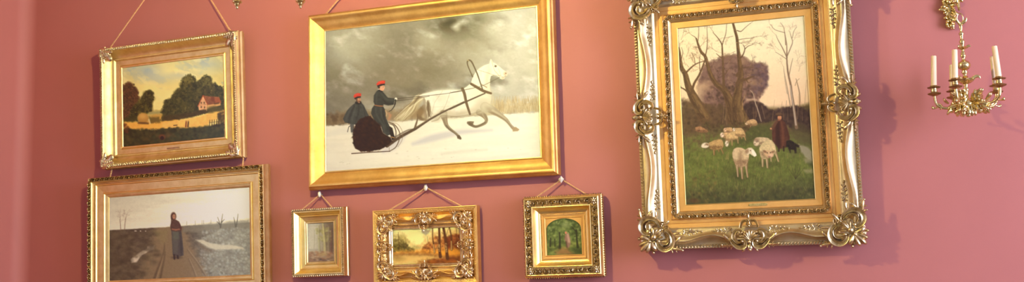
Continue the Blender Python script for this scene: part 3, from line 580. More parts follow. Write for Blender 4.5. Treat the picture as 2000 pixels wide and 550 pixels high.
    sheep(p, [(250, 250), (272, 236), (310, 222), (350, 217), (370, 236), (376, 274), (358, 296), (312, 306), (276, 302), (254, 284)], (188, 156, 106), (134, 104, 68), (224, 268, 32, 22, -.1), [([(296, 296), (298, 346)], [22, 13]), ([(352, 282), (374, 336)], [16, 8]), ([(334, 290), (338, 322)], [12, 7])])
    p.ell(204, 276, 13, 11, (236, 220, 190), .9, .4); p.ell(240, 262, 14, 8, (150, 112, 76), .6, .5, .4)
    for dx in (0, 10, 20): p.line([(396 + dx, 382), (402 + dx * .8, 345 - dx)], [5, 3], (190, 160, 112), .6, .8)
    p.ell(500, 520, 60, 26, (70, 70, 44), .5, .8); p.ell(440, 470, 40, 30, (84, 80, 50), .4, .9)
    sheep(p, [(449, 330), (460, 300), (488, 286), (524, 287), (556, 304), (586, 322), (586, 366), (576, 410), (560, 434), (530, 446), (498, 446), (478, 432), (462, 396), (451, 360)], (206, 182, 142), (150, 120, 88), None, [([(486, 420), (492, 470), (496, 526)], [34, 18, 13]), ([(524, 430), (529, 490), (533, 542)], [36, 19, 15]), ([(562, 420), (568, 470), (577, 530)], [34, 18, 14])])
    p.line([(520, 320), (514, 380), (520, 436)], [20, 34, 22], (150, 122, 92), .6, 3, 10); p.line([(474, 310), (478, 380)], [16, 20], (222, 200, 160), .5, 3)
    p.poly([(560, 302), (584, 288), (608, 288), (628, 306), (646, 336), (650, 352), (634, 364), (614, 352), (596, 338), (574, 348), (560, 330)], (222, 206, 172), 1, .8); p.ell(570, 318, 14, 20, (150, 116, 86), .8, .5, .3); p.poly([(606, 304), (624, 306), (646, 340), (648, 354), (632, 360), (612, 336)], (242, 234, 214), .9, .7); p.ell(600, 312, 6, 5, (120, 92, 70), .7)
    p.crop(1440, 200, 3.669)
    p.ell(210, 440, 60, 20, (72, 72, 46), .5, .8)
    sheep(p, [(122, 268), (140, 250), (186, 248), (226, 256), (240, 276), (220, 292), (170, 304), (140, 306)], (202, 180, 142), (150, 124, 92), (140, 286, 20, 24, .2), [], (216, 196, 162))
    sheep(p, [(160, 322), (178, 296), (206, 276), (236, 266), (262, 280), (278, 322), (280, 352), (264, 372), (240, 390), (206, 404), (178, 398), (164, 366)], (210, 190, 144), (156, 130, 96), None, [([(184, 380), (186, 456)], [22, 13]), ([(214, 390), (220, 464)], [22, 14]), ([(270, 340), (288, 388), (298, 420)], [26, 16, 12]), ([(244, 380), (246, 420)], [14, 9])])
    p.ell(140, 268, 18, 12, (132, 100, 76), .6, .5); p.ell(228, 366, 34, 24, (206, 172, 132), 1, .2, .3); p.ell(244, 378, 18, 12, (220, 186, 154), .9, .4); p.ell(200, 350, 14, 8, (140, 106, 78), .9, .4, .5); p.ell(258, 352, 14, 7, (150, 116, 86), .9, .4, -.4); p.ell(218, 360, 4, 4, (66, 50, 40), .9, .3); p.ell(240, 358, 4, 4, (66, 50, 40), .9, .3); p.ell(232, 388, 12, 7, (178, 138, 112), .9, .4); p.line([(228, 390), (238, 390)], 2.4, (90, 64, 50), .8)
    sheep(p, [(-8, 190), (20, 180), (46, 196), (62, 240), (40, 246), (10, 240), (-10, 230)], (204, 172, 122), (150, 120, 84), None, [])
    # the dog and the shepherd
    p.poly([(340, 290), (352, 272), (384, 270), (416, 290), (446, 306), (444, 322), (424, 318), (428, 360), (414, 362), (406, 338), (386, 338), (388, 360), (376, 360), (368, 324), (350, 314)], (54, 43, 36), .95, 1.4, rough=1.2, tex=.25, tscale=2); p.dabs([(350, 276), (420, 292), (430, 330), (370, 320)], 40, [(80, 64, 52), (38, 30, 26)], (1, 2.4), .6)
    p.poly([(256, 180), (268, 150), (286, 128), (320, 120), (344, 140), (362, 186), (378, 246), (376, 268), (352, 272), (352, 322), (300, 332), (284, 312), (254, 274), (250, 220)], (98, 66, 52), 1, .9, tex=.12)
    p.poly([(278, 150), (304, 136), (312, 320), (296, 326), (276, 290)], (70, 48, 40), .8, 2); p.line([(318, 140), (330, 220), (328, 318)], [8, 14, 10], (132, 88, 64), .6, 2, 10); p.line([(346, 160), (366, 230), (372, 262)], [6, 12, 8], (76, 52, 42), .6, 2, 10)
    p.line([(282, 140), (262, 172), (252, 190)], [20, 22, 16], (112, 80, 62), .9, 1); p.ell(243, 187, 7, 7, (200, 150, 112), 1, .3); p.line([(242, 190), (236, 262)], 3, (110, 86, 60), .8)
    p.line([(302, 326), (300, 348)], 10, (70, 52, 42), .9); p.line([(334, 316), (336, 346)], 10, (66, 48, 40), .9)
    p.ell(305, 108, 14, 18, (200, 146, 108), 1, .2); p.ell(300, 124, 11, 9, (150, 104, 78), .7, .5); p.ell(300, 85, 22, 12, (112, 88, 64), 1, .25); p.line([(282, 94), (322, 92)], 6, (84, 62, 48), .9)
    p.crop(0, 0, 1)
    p.img += (p.noise(3, 3, 30, 2) * 3)[..., None]
    return p

def paint_cottage():
    p = Paint([(238.4, 134), (436.2, 107.6), (439.3, 267), (242, 286)], .8, 5, (1.45, 1.45, 1.42), 1.2, 135)
    X, Y, U, V = p.X, p.Y, p.U, p.V; n = p.noise(40, 24, 3, 4, .1); f = p.noise(10, 7, 4, 3)
    p.img[:] = lerp((182, 172, 128), (196, 178, 120), sm(V, .1, .6)) + (n * 12 + f * 4)[..., None]; cl = sm(p.noise(34, 18, 31, 5, .35), .02, .3) * sm(V, .5, .2); p.img[:] = lerp(p.img, np.broadcast_to((140, 150, 152), p.img.shape), cl * .8); cw = sm(p.noise(22, 13, 32, 5, .35), .05, .3) * sm(V, .6, .3); p.img[:] = lerp(p.img, np.broadcast_to((206, 194, 146), p.img.shape), cw * .7)
    for cx, cy, rx, ry, c, a in [(286, 137, 26, 8, (138, 152, 158), .8), (306, 153, 26, 10, (146, 156, 160), .75), (262, 146, 20, 12, (168, 164, 132), .5), (330, 140, 24, 12, (204, 194, 142), .7), (346, 126, 26, 8, (196, 188, 140), .6), (352, 148, 22, 6, (164, 166, 156), .6), (410, 126, 28, 12, (154, 162, 164), .7), (392, 138, 22, 9, (192, 186, 146), .6),
            (290, 172, 26, 16, (204, 186, 124), .7), (256, 166, 14, 14, (186, 168, 110), .6), (320, 180, 30, 14, (190, 174, 118), .5), (346, 166, 22, 10, (196, 182, 126), .5)]: p.ell(cx, cy, rx, ry, c, a, .9)
    p.crop(230, 100, 2.895)
    p.poly([(20, 370), (100, 350), (180, 332), (260, 334), (340, 330), (340, 420), (20, 420)], (150, 136, 86), .9, 2, rough=2, tex=.1); p.line([(150, 352), (260, 346), (300, 350)], [6, 8, 6], (120, 120, 90), .7, 2)
    p.poly([(40, 398), (120, 400), (260, 392), (340, 380), (340, 440), (40, 446)], (196, 148, 74), .95, 2, rough=1.5, tex=.08); p.poly([(180, 360), (262, 356), (262, 392), (190, 396)], (172, 132, 66), .8, 3, rough=2)
    for poly, cols, k in [([(30, 196), (60, 182), (90, 195), (112, 225), (118, 270), (110, 330), (60, 380), (30, 385)], [(94, 66, 46), (80, 58, 38), (108, 76, 50), (70, 56, 36)], 170), ([(132, 270), (150, 235), (172, 224), (196, 236), (202, 264), (188, 300), (190, 335), (160, 350), (120, 350), (96, 380), (60, 390), (80, 330)], [(74, 70, 36), (60, 58, 30), (92, 84, 44), (52, 48, 28)], 220)]:
        p.poly(poly, cols[1], .9, 2, rough=3, tex=.15); p.dabs(poly, k, cols, (3, 8), .7); p.dabs(poly, k, [np.array(cols[0]) * 1.25, np.array(cols[1]) * .65], (1, 3), .6); ep = np.array(poly, float); p.dabs((ep - ep.mean(0)) * 1.1 + ep.mean(0), 150, [cols[1], cols[3]], (1.2, 3.2), .75)
    p.poly([(36, 372), (110, 370), (116, 398), (36, 400)], (66, 62, 34), .9, 2, rough=2); p.poly([(175, 372), (232, 372), (240, 404), (180, 408)], (92, 78, 40), .85, 2, rough=2)
    p.ell(143, 380, 30, 30, (154, 118, 64), 1, .15); p.ell(140, 368, 22, 16, (186, 150, 90), .6, .6); p.line([(118, 406), (170, 408)], [10, 10], (70, 50, 32), .8, 1.5); p.line([(176, 388), (182, 408)], [8, 8], (200, 180, 140), .7, 1)
    p.crop(330, 100, 2.895)
    big = [(-40, 330), (-20, 280), (10, 265), (40, 222), (62, 205), (70, 170), (92, 142), (118, 130), (146, 150), (152, 176), (176, 158), (206, 138), (238, 150), (246, 186), (262, 180), (282, 200), (306, 196), (312, 330), (200, 352), (90, 372), (-40, 392)]
    p.poly(big, (66, 64, 34), 1, 1.6, rough=3, tex=.2); p.dabs(big, 620, [(74, 72, 40), (56, 56, 30), (92, 88, 50), (48, 48, 28), (84, 76, 42)], (3, 8), .6)
    p.dabs([(80, 150), (120, 135), (140, 170), (90, 200)], 50, [(110, 102, 58), (98, 92, 52)], (3, 6), .6); p.dabs([(180, 160), (230, 145), (240, 190), (190, 200)], 50, [(104, 98, 58), (92, 88, 50)], (3, 6), .6)
    p.dabs(big, 420, [(104, 98, 58), (42, 42, 24), (96, 88, 46), (52, 52, 30), (116, 106, 62)], (1, 3), .6)
    eb = np.array(big, float); ec = eb.mean(0)
    p.dabs((eb - ec) * 1.05 + ec - [0, 3], 520, [(70, 68, 38), (58, 58, 32), (84, 80, 46)], (1.2, 3.2), .75)
    # cottage
    p.poly([(164, 308), (192, 252), (214, 298), (214, 340), (168, 334)], (190, 150, 116), 1, .7, tex=.12); p.poly([(214, 298), (290, 286), (292, 306), (262, 314), (214, 330)], (176, 140, 96), 1, .8)
    p.poly([(192, 250), (234, 256), (282, 258), (296, 292), (250, 300), (218, 304)], (122, 82, 58), 1, .7, tex=.25); p.line([(162, 312), (192, 250), (218, 302)], [4, 4, 4], (150, 76, 46), 1, .6); p.poly([(236, 262), (252, 258), (262, 282), (240, 286)], (112, 66, 44), .7, 1); p.poly([(258, 268), (284, 262), (294, 288), (262, 294)], (146, 88, 60), .7, 1.5)
    for x, y in [(182, 292), (198, 292), (182, 316), (200, 318)]: p.poly([(x - 5, y - 6), (x + 5, y - 6), (x + 5, y + 6), (x - 5, y + 6)], (110, 82, 60), .85, .6)
    p.line([(170, 304), (210, 302)], 2, (130, 92, 62), .8); p.line([(258, 298), (280, 294)], 8, (90, 70, 46), .8, .8)
    p.poly([(-40, 402), (60, 388), (130, 380), (200, 360), (230, 345), (312, 335), (312, 372), (250, 392), (222, 412), (226, 434), (100, 440), (-40, 446)], (198, 158, 92), .95, 2, rough=1.5, tex=.08)
    p.poly([(-30, 366), (60, 356), (120, 346), (205, 330), (216, 346), (150, 368), (60, 388), (-40, 396)], (70, 60, 34), .95, 1.6, rough=2, tex=.15)
    p.poly([(214, 318), (250, 312), (300, 318), (300, 340), (220, 350)], (84, 78, 44), .8, 2, rough=2)
    p.poly([(-50, 440), (100, 434), (222, 424), (312, 400), (316, 500), (-50, 520)], (62, 60, 38), 1, 2, rough=2.5, tex=.15)
    for i in range(7): x = 228 + i * 13; p.line([(x, 424), (x + 2, 390 - i)], [5, 3.5], (62, 46, 30), .9, .6)
    p.line([(228, 404), (310, 394)], 2.5, (70, 52, 34), .8); p.dabs([(276, 350), (312, 345), (312, 400), (280, 405)], 50, [(70, 60, 34), (92, 80, 46)], (3, 7), .7)
    for x, c in [(94, (110, 60, 44)), (106, (70, 50, 40))]: p.line([(x, 426), (x + 2, 400)], [8, 7], c, 1, .7); p.ell(x + 2, 396, 4, 4, (150, 110, 80), .9)
    p.line([(26, 420), (44, 418)], 5, (70, 50, 36), .9, .6)
    p.crop(230, 100, 2.895)
    p.poly([(30, 446), (60, 430), (110, 446), (240, 440), (345, 430), (345, 540), (30, 560)], (60, 56, 34), 1, 2, rough=3, tex=.15); p.dabs([(34, 440), (110, 444), (340, 434), (340, 530), (34, 545)], 260, [(72, 66, 38), (50, 48, 30), (84, 74, 42), (58, 60, 38)], (3, 8), .55)
    p.ell(250, 484, 18, 14, (112, 68, 44), .8, .4); p.ell(250, 490, 11, 11, (48, 34, 26), .9, .3); p.ell(290, 478, 22, 12, (104, 84, 58), .6, .7); p.dabs([(36, 400), (60, 420), (60, 460), (36, 460)], 20, [(96, 60, 38)], (3, 6), .6)
    p.crop(330, 100, 2.895); p.dabs([(0, 445), (300, 420), (306, 490), (0, 505)], 240, [(70, 68, 42), (50, 50, 34), (84, 80, 50), (62, 66, 46)], (3, 8), .5)
    return p

def paint_woman():
    p = Paint([(213.5, 385.6), (486.8, 365.8), (489.2, 534.5), (214.4, 548.5)], .9, 8, (1.85, 2.0, 2.05), 1.18, 120)
    X, Y, U, V = p.X, p.Y, p.U, p.V; n = p.noise(70, 12, 3, 4, -.05); f = p.noise(6, 5, 4, 3)
    W = (slice(None), slice(None))
    p.img[:] = lerp((166, 158, 140), (192, 184, 168), sm(U + .1 * n, 0, .9)); p.img += ((V * 40) - 6 + n * 8 + f * 2)[..., None] * np.array([1, .95, .85])
    hz = 449 - (X - 213) * .058 + .5 * f
    left = lerp((70, 60, 50), (78, 68, 55), V); right = np.broadcast_to((116, 111, 99), left.shape)
    g = lerp(left, right, sm(U + .04 * f, .52, .78)) * (1 + .10 * p.noise(18, 8, 6, 4) + .08 * f)[..., None]
    cx = .42 + (V - .35) * .02; road = sm(.10 + .26 * (V - .38) - np.abs(U - cx - .02) + .02 * f, -.03, .05)
    g = lerp(g, np.broadcast_to((116, 98, 74), g.shape), road * .8)
    p.mixin(W, sm(Y, hz - 1, hz + 2), g)
    p.crop(345, 360, 2.895)
    p.poly([(40, 236), (150, 222), (260, 212), (412, 194), (412, 250), (260, 262), (40, 268)], (106, 100, 86), .75, 3, rough=2)
    p.dabs([(150, 260), (410, 240), (414, 545), (160, 545), (130, 430)], 900, [(140, 137, 127), (108, 103, 93), (152, 150, 141), (90, 87, 80), (124, 119, 108), (130, 130, 123)], (1.5, 5), .45)
    p.poly([(110, 312), (150, 312), (190, 330), (250, 338), (310, 340), (376, 352), (380, 362), (300, 366), (220, 366), (180, 356), (150, 334)], (164, 156, 138), .85, 1.6, rough=1.5)
    p.poly([(116, 330), (150, 340), (190, 366), (220, 372), (180, 380), (140, 356)], (96, 82, 64), .6, 3)
    for q in [[(250, 242), (244, 215), (234, 184)], [(250, 242), (256, 205), (262, 166)], [(334, 238), (330, 210), (324, 184)], [(338, 236), (344, 200), (348, 166)], [(256, 212), (272, 196)], [(246, 225), (230, 208)]]: p.line(q, [7, 5, 2.5], (84, 78, 66), .9, .7)
    for x in [60, 108, 146, 155, 196]: p.line([(x, 232 - x * .06), (x, 212 - x * .06)], [3, 2], (108, 100, 86), .8)
    for x, y in [(190, 205), (218, 190), (240, 205)]: p.twig(x / 2.895 + 345, y / 2.895 + 364, -1.6, 8, .8, (128, 120, 104), 4, .5)
    for q in [[(184, 548), (150, 490), (118, 440), (84, 396), (62, 366)], [(120, 548), (96, 480), (70, 420)]]: p.line(q, [10, 8, 6, 4, 2], (84, 70, 56), .5, 2, 16); p.line(np.array(q) + [7, 0], [5, 4, 3, 2, 1], (150, 134, 112), .5, 1.4, 16)
    p.crop(205, 360, 2.895)
    p.poly([(148, 424), (176, 402), (204, 382), (240, 364), (246, 350), (286, 344), (276, 366), (240, 384), (206, 406), (184, 438), (152, 446)], (168, 156, 138), .95, 1.4, rough=1.5)
    for q in [[(276, 548), (300, 480), (324, 420), (338, 366), (340, 330)], [(312, 548), (326, 480), (338, 420), (344, 380)]]: p.line(q, [12, 10, 7, 5, 2], (66, 54, 42), .6, 1.8, 16)
    p.line([(290, 548), (318, 460), (332, 400)], [5, 4, 2], (140, 122, 96), .4, 1.4)
    p.dabs([(26, 270), (300, 262), (320, 380), (240, 540), (26, 545)], 300, [(72, 62, 48), (92, 80, 62), (62, 54, 44), (100, 88, 68)], (3, 9), .4, 1.8)
    p.poly([(270, 260), (360, 252), (352, 320), (330, 340), (300, 300)], (112, 100, 70), .5, 4)
    for q in [[(90, 256), (88, 225), (84, 196)], [(112, 254), (114, 220), (120, 182)]]: p.line(q, [5, 4, 2], (108, 90, 72), .8, .7)
    for x, y in [(85, 210), (118, 200), (114, 220), (88, 225)]:
        p.crop(0, 0, 1); p.twig(205 + x / 2.895, 360 + y / 2.895, -1.5, 9, .9, (124, 106, 88), 5, .5); p.crop(205, 360, 2.895)
    for x in (172, 178, 203, 232): p.ell(x, 263, 4, 2.6, (168, 158, 142), .8)
    # the woman
    p.ell(408, 412, 26, 8, (60, 50, 42), .7, .6)
    p.poly([(378, 256), (434, 256), (440, 300), (446, 360), (448, 400), (420, 408), (386, 398), (382, 320)], (68, 62, 58), 1, .8, tex=.1)
    p.poly([(384, 262), (416, 262), (418, 330), (414, 392), (390, 388), (384, 320)], (80, 76, 68), .7, 2); p.line([(424, 268), (432, 330), (436, 398)], [5, 8, 5], (52, 46, 44), .7, 1.6); p.poly([(386, 264), (424, 262), (424, 310), (388, 312)], (80, 82, 68), .6, 2)
    p.line([(394, 398), (396, 420)], 10, (50, 40, 36), .9); p.line([(414, 402), (416, 416)], 10, (50, 40, 36), .9)
    p.poly([(371, 236), (376, 214), (386, 200), (404, 198), (420, 208), (430, 226), (438, 248), (432, 264), (404, 266), (380, 262), (374, 250)], (74, 54, 44), 1, .8, tex=.12); p.line([(384, 252), (404, 256), (424, 252)], [7, 8, 7], (128, 88, 68), .9, .8); p.line([(420, 214), (428, 246)], [6, 8], (70, 42, 36), .7, 1.4)
    p.ell(390, 180, 16, 24, (68, 48, 38), 1, .2); p.poly([(376, 190), (382, 180), (384, 212), (376, 214)], (62, 44, 36), .9, 1); p.ell(393, 181, 9, 14, (140, 104, 82), 1, .25); p.ell(390, 180, 2.4, 1.6, (80, 50, 40), .8); p.ell(398, 180, 2.4, 1.6, (80, 50, 40), .8); p.line([(391, 189), (397, 189)], 1.8, (140, 76, 64), .8)
    p.crop(0, 0, 1); p.img += (p.noise(2.5, 2.5, 30, 2) * 3.5)[..., None]
    return p

def paint_birches():  # left side paled: window glare on the varnish is painted into the colour
    p = Paint([(600.6, 436.7), (650.7, 433.6), (653.3, 508.8), (602.2, 511.6)], .8, 6, (1.35, 1.4, 1.4), 1.25, 125)
    U, V = p.U, p.V; n = p.noise(12, 16, 3, 4); f = p.noise(3, 3, 4, 3)
    p.img[:] = lerp((160, 152, 136), (112, 98, 74), sm(U + .15 * n, .1, .9)); p.img[:] = lerp(p.img, np.broadcast_to((132, 108, 84), p.img.shape), sm(V + .06 * n, .66, .8)); p.img += (n * 12 + f * 9)[..., None]
    p.crop(590, 425, 5.789)
    p.poly([(66, 80), (200, 70), (160, 200), (190, 330), (66, 340)], (168, 162, 148), .55, 20, rough=12); p.poly([(260, 70), (354, 66), (362, 420), (300, 400), (320, 200)], (92, 72, 56), .6, 12, rough=8)
    p.dabs([(150, 120), (330, 110), (330, 270), (180, 260)], 120, [(126, 118, 66), (146, 138, 84), (108, 100, 58), (160, 152, 110)], (2, 5), .4)
    for q, w, c in [([(232, 60), (246, 200), (256, 300), (262, 400)], [18, 22, 26, 40], (176, 164, 116)), ([(186, 90), (192, 220), (198, 390)], [12, 14, 22], (150, 142, 104)), ([(300, 100), (296, 240), (300, 380)], [10, 12, 16], (150, 136, 110)), ([(130, 130), (134, 250), (130, 350)], [8, 10, 12], (176, 168, 150)), ([(336, 120), (330, 260), (336, 390)], [12, 14, 18], (110, 74, 60))]:
        p.line(q, w, c, .55, 1.2, 14); p.line(np.array(q) + [w[-1] * .35, 0], np.array(w) * .3, (86, 76, 58), .5, 1, 14)
    p.dabs([(72, 380), (350, 380), (356, 495), (74, 500)], 150, [(150, 122, 92), (110, 84, 62), (166, 150, 128), (90, 72, 56), (140, 100, 70)], (2, 5), .5, 1.6)
    p.line([(80, 362), (180, 356)], [10, 6], (120, 112, 100), .5, 2); p.ell(232, 410, 40, 16, (150, 128, 74), .5, .8)
    return p

def paint_autumn():
    p = Paint([(767.3, 448.5), (898.4, 442.7), (899, 511.2), (768, 516.5)], .7, 7, (1.15, 1.15, 1.1), 1.2, 140)
    U, V = p.U, p.V; n = p.noise(24, 14, 3, 4); f = p.noise(5, 4, 4, 3)
    p.img[:] = lerp((222, 206, 146), (240, 214, 148), sm(V, .1, .6)) + (n * 6)[..., None]
    p.crop(760, 435, 6.11)
    p.ell(330, 250, 110, 70, (244, 220, 152), .7, .9); p.ell(350, 295, 60, 26, (186, 184, 130), .6, .8)
    l = [(45, 190), (100, 200), (150, 190), (200, 240), (240, 280), (300, 310), (300, 340), (45, 345)]
    p.poly(l, (122, 106, 54), .75, 14, rough=10, tex=.2, tscale=3); p.dabs(l, 260, [(86, 76, 36), (128, 110, 56), (72, 62, 32), (110, 100, 60)], (2, 5), .5)
    p.dabs([(45, 130), (190, 150), (260, 250), (45, 240)], 110, [(160, 140, 84), (140, 122, 72), (180, 160, 100)], (2, 5), .35)
    r = [(390, 300), (450, 250), (520, 200), (560, 160), (640, 170), (720, 150), (850, 120), (850, 345), (400, 340)]
    p.poly(r, (160, 98, 46), .75, 14, rough=10, tex=.2, tscale=3); p.dabs(r, 420, [(140, 78, 36), (176, 110, 54), (112, 62, 30), (190, 128, 66), (90, 52, 28)], (2, 5), .5)
    p.dabs([(690, 170), (850, 130), (850, 330), (690, 330)], 160, [(110, 58, 30), (140, 70, 34), (84, 48, 28)], (2, 6), .5)
    p.poly([(45, 345), (300, 328), (560, 322), (850, 300), (850, 420), (520, 372), (300, 366), (45, 376)], (214, 152, 62), .95, 4, rough=3, tex=.1)
    p.poly([(45, 376), (280, 358), (480, 362), (600, 385), (460, 400), (200, 390), (45, 400)], (112, 62, 28), .9, 5, rough=3)
    p.poly([(45, 398), (200, 386), (430, 380), (560, 400), (540, 440), (400, 470), (45, 492)], (196, 160, 94), .95, 6, rough=3, tex=.06); p.ell(330, 440, 170, 34, (222, 188, 120), .7, .8); p.ell(100, 420, 70, 24, (150, 116, 64), .6, .9)
    p.poly([(350, 470), (540, 440), (600, 400), (720, 395), (850, 420), (850, 470), (560, 480)], (132, 76, 32), .95, 6, rough=4, tex=.15); p.poly([(620, 360), (850, 340), (850, 400), (720, 390)], (216, 150, 60), .8, 6, rough=3); p.poly([(700, 400), (850, 396), (850, 440), (720, 430)], (96, 50, 24), .8, 5, rough=3); p.dabs([(360, 460), (560, 430), (840, 440), (840, 466), (560, 478)], 90, [(176, 110, 46), (104, 58, 26), (150, 90, 40)], (2, 5), .5, 2)
    for q, w in [([(602, 50), (604, 150), (603, 260), (604, 330), (612, 400)], [24, 26, 28, 30, 38]), ([(652, 50), (668, 140), (682, 250), (688, 340), (696, 420)], [28, 30, 32, 34, 42]), ([(524, 58), (524, 160), (534, 260), (544, 350)], [9, 11, 16, 20]), ([(722, 46), (740, 130), (746, 220), (746, 320)], [11, 14, 18, 20])]:
        p.line(q, w, (96, 62, 34), 1, 1.0, 24); q = np.array(q, float); m = len(q) // 2
        p.line(q[m:-1] - [3, 0] if len(q) > 4 else q[m:] - [2, 0], np.array(w[m:-1] if len(q) > 4 else w[m:]) * .6, (214, 184, 128), .85, 1.2, 14)
    p.dabs([(590, 200), (612, 200), (616, 340), (592, 340)], 16, [(90, 60, 36)], (1, 2.4), .7, 1.8); p.dabs([(668, 200), (694, 240), (700, 360), (676, 340)], 20, [(96, 64, 40)], (1, 2.4), .7, 1.8)
    for q, w in [([(112, 110), (116, 200), (120, 320)], [3, 5, 7]), ([(806, 50), (808, 120), (800, 230)], [4, 5, 6]), ([(684, 150), (700, 100), (716, 60)], [3, 3, 2]), ([(486, 360), (488, 300)], [5, 4]), ([(200, 200), (204, 300)], [3, 5]), ([(460, 160), (470, 240)], [2, 4]), ([(650, 130), (630, 110)], [4, 2])]: p.line(q, w, (92, 66, 36), .8, .8)
    p.dabs([(380, 90), (520, 70), (520, 220), (440, 200)], 40, [(206, 180, 120)], (2, 4), .35)
    return p

def paint_glade():
    p = Paint([(1065, 426.4), (1136.3, 424.5), (1137.6, 495.2), (1068.2, 498.5)], .7, 4, (1.4, 1.4, 1.35), 1.15, 90)
    n = p.noise(12, 10, 3, 4); f = p.noise(3, 3, 4, 3)
    p.img[:] = lerp((66, 76, 40), (94, 104, 52), sm(p.V, .3, .8)) + (n * 16 + f * 10)[..., None]
    p.crop(1055, 415, 5.789)
    p.dabs([(75, 180), (150, 100), (270, 70), (400, 110), (465, 180), (470, 330), (80, 340)], 420, [(60, 70, 36), (96, 108, 56), (124, 132, 76), (48, 54, 30), (80, 92, 46), (146, 152, 100)], (2, 6), .5)
    p.ell(290, 140, 40, 26, (156, 160, 110), .6, .8); p.ell(260, 190, 60, 24, (134, 142, 80), .5, .8); p.ell(390, 360, 50, 22, (168, 170, 96), .7, .7); p.ell(150, 270, 40, 40, (116, 124, 68), .4, .8)
    p.dabs([(80, 330), (470, 330), (474, 470), (84, 475)], 200, [(76, 86, 44), (104, 112, 56), (58, 62, 34), (134, 136, 74)], (2, 6), .5, 1.8)
    for q, w in [([(222, 230), (226, 320), (224, 400)], [18, 22, 30]), ([(412, 200), (416, 300), (424, 390)], [16, 18, 26]), ([(120, 290), (116, 380)], [14, 18]), ([(168, 300), (170, 380)], [10, 14]), ([(360, 160), (410, 220)], [8, 12])]: p.line(q, w, (50, 48, 30), .9, 1, 12)
    p.poly([(180, 440), (250, 400), (320, 400), (340, 440), (420, 470), (200, 474)], (140, 92, 60), .7, 4, rough=2); p.poly([(330, 410), (470, 400), (474, 465), (400, 462)], (52, 60, 32), .7, 4, rough=3)
    p.poly([(284, 262), (296, 236), (316, 232), (332, 252), (344, 300), (346, 350), (330, 392), (304, 396), (296, 340), (282, 300)], (128, 98, 84), 1, 1, tex=.1); p.line([(316, 250), (330, 330)], [14, 18], (176, 146, 130), .8, 2); p.line([(298, 330), (306, 392)], [12, 12], (76, 52, 40), .8, 1.4); p.ell(294, 228, 12, 13, (170, 110, 86), 1, .3); p.line([(286, 270), (276, 306)], [8, 6], (110, 76, 60), .8)
    return p

# ------------------------------------------------------------------ frame building
def rails(hw, hh):
    return [((1, 0), (0, 1), hw, hh), ((0, -1), (1, 0), hh, hw), ((-1, 0), (0, -1), hw, hh), ((0, 1), (-1, 0), hh, hw)]
def moulding(mb, hw, hh, prof, seg=1, mod=None):
    for k, (es, et, L, T) in enumerate(rails(hw, hh)):
        es, et = np.array(es, float), np.array(et, float); rows = []
        for s in np.linspace(-1, 1, seg + 1):
            row = []
            for o, n in prof:
                if mod: o, n = mod(k, s, o, n)
                p = es * s * (L + o) + et * (T + o); row.append((p[0], p[1], n))
            rows.append(row)
        mb.grid(rows)
def band(mb, hw, hh, o, n0, unit, Lu, inset=0.0, only=None):
    """a running ornament carried along all four rails"""
    for k, (es, et, L, T) in enumerate(rails(hw, hh)):
        if only is not None and k not in only: continue
        ln = 2 * (L + o - inset); m = max(2, int(round(ln / Lu))); q = ln / m / Lu
        for i in range(m):
            s = -ln / 2 + (i + .5) * ln / m; p = np.array(es) * s + np.array(et) * (T + o)
            fl = 1 if s < 0 else -1                       # the pattern turns round at the middle of the rail
            mb.put(unit, np.array([[es[0] * q * fl, et[0], 0], [es[1] * q * fl, et[1], 0], [0, 0, 1]], float), (p[0], p[1], n0))
def corners(hw, hh, O):
    for sx in (-1, 1):
        for sy in (-1, 1): yield np.diag([-sx, -sy, 1.]), (sx * (hw + O), sy * (hh + O), 0)
def mids(hw, hh, O):
    for es, et, L, T in rails(hw, hh):
        yield np.array([[es[0], et[0], 0], [es[1], et[1], 0], [0, 0, 1.]]), (et[0] * (T + O), et[1] * (T + O), 0), L
def unit_beads(r, h=None):
    m = MB(); m.ell((0, 0, 0), (r, r, h or r), 8, 6); return m
def unit_leaftip(L, W, H):
    m = MB()
    m.drop((-.1 * L, -.5 * W, 0), (.12, 1), W * 1.15, L * .42, H, .3); m.drop((.28 * L, -.4 * W, 0), (.6, .8), W * .8, L * .3, H * .8, .2)
    m.drop((-.36 * L, -.4 * W, 0), (-.5, .8), W * .75, L * .3, H * .8, .2); m.ell((.42 * L, .1 * W, H * .3), (L * .1, L * .1, H * .5), 7, 5); return m
def unit_rope(L, W, H):
    m = MB(); m.drop((-.45 * L, -.45 * W, 0), (.75, .9), 1.25 * L, L * .55, H, .1, .1); m.ell((.3 * L, -.25 * W, H * .2), (L * .16, W * .2, H * .5), 7, 5); return m
def unit_scroll(L, W, H):
    m = MB()
    m.ribbon([(-.5 * L, -.34 * W), (-.34 * L, .05 * W), (-.12 * L, .36 * W), (.12 * L, .30 * W), (.20 * L, .02 * W), (.05 * L, -.16 * W), (-.06 * L, .0 * W)], [.10 * L, .16 * L, .17 * L, .12 * L, .07 * L], [H * .6, H, H, H * .8], 0, 16)
    m.ell((-.01 * L, .04 * W, H * .7), (.09 * L, .09 * L, H * .5), 7, 5)
    m.drop((.12 * L, .3 * W, 0), (.95, .35), .34 * L, .16 * L, H, .2, -.2); m.drop((.18 * L, -.05 * W, 0), (.9, -.45), .36 * L, .18 * L, H, .3, .2); m.drop((-.3 * L, .0, 0), (-.5, .8), .24 * L, .13 * L, H * .9, .2)
    m.drop((-.1 * L, -.2 * W, 0), (.2, -.95), .3 * W, .13 * L, H * .9, .2); m.ell((.42 * L, .22 * W, H * .3), (.07 * L, .07 * L, H * .5), 7, 5)
    return m
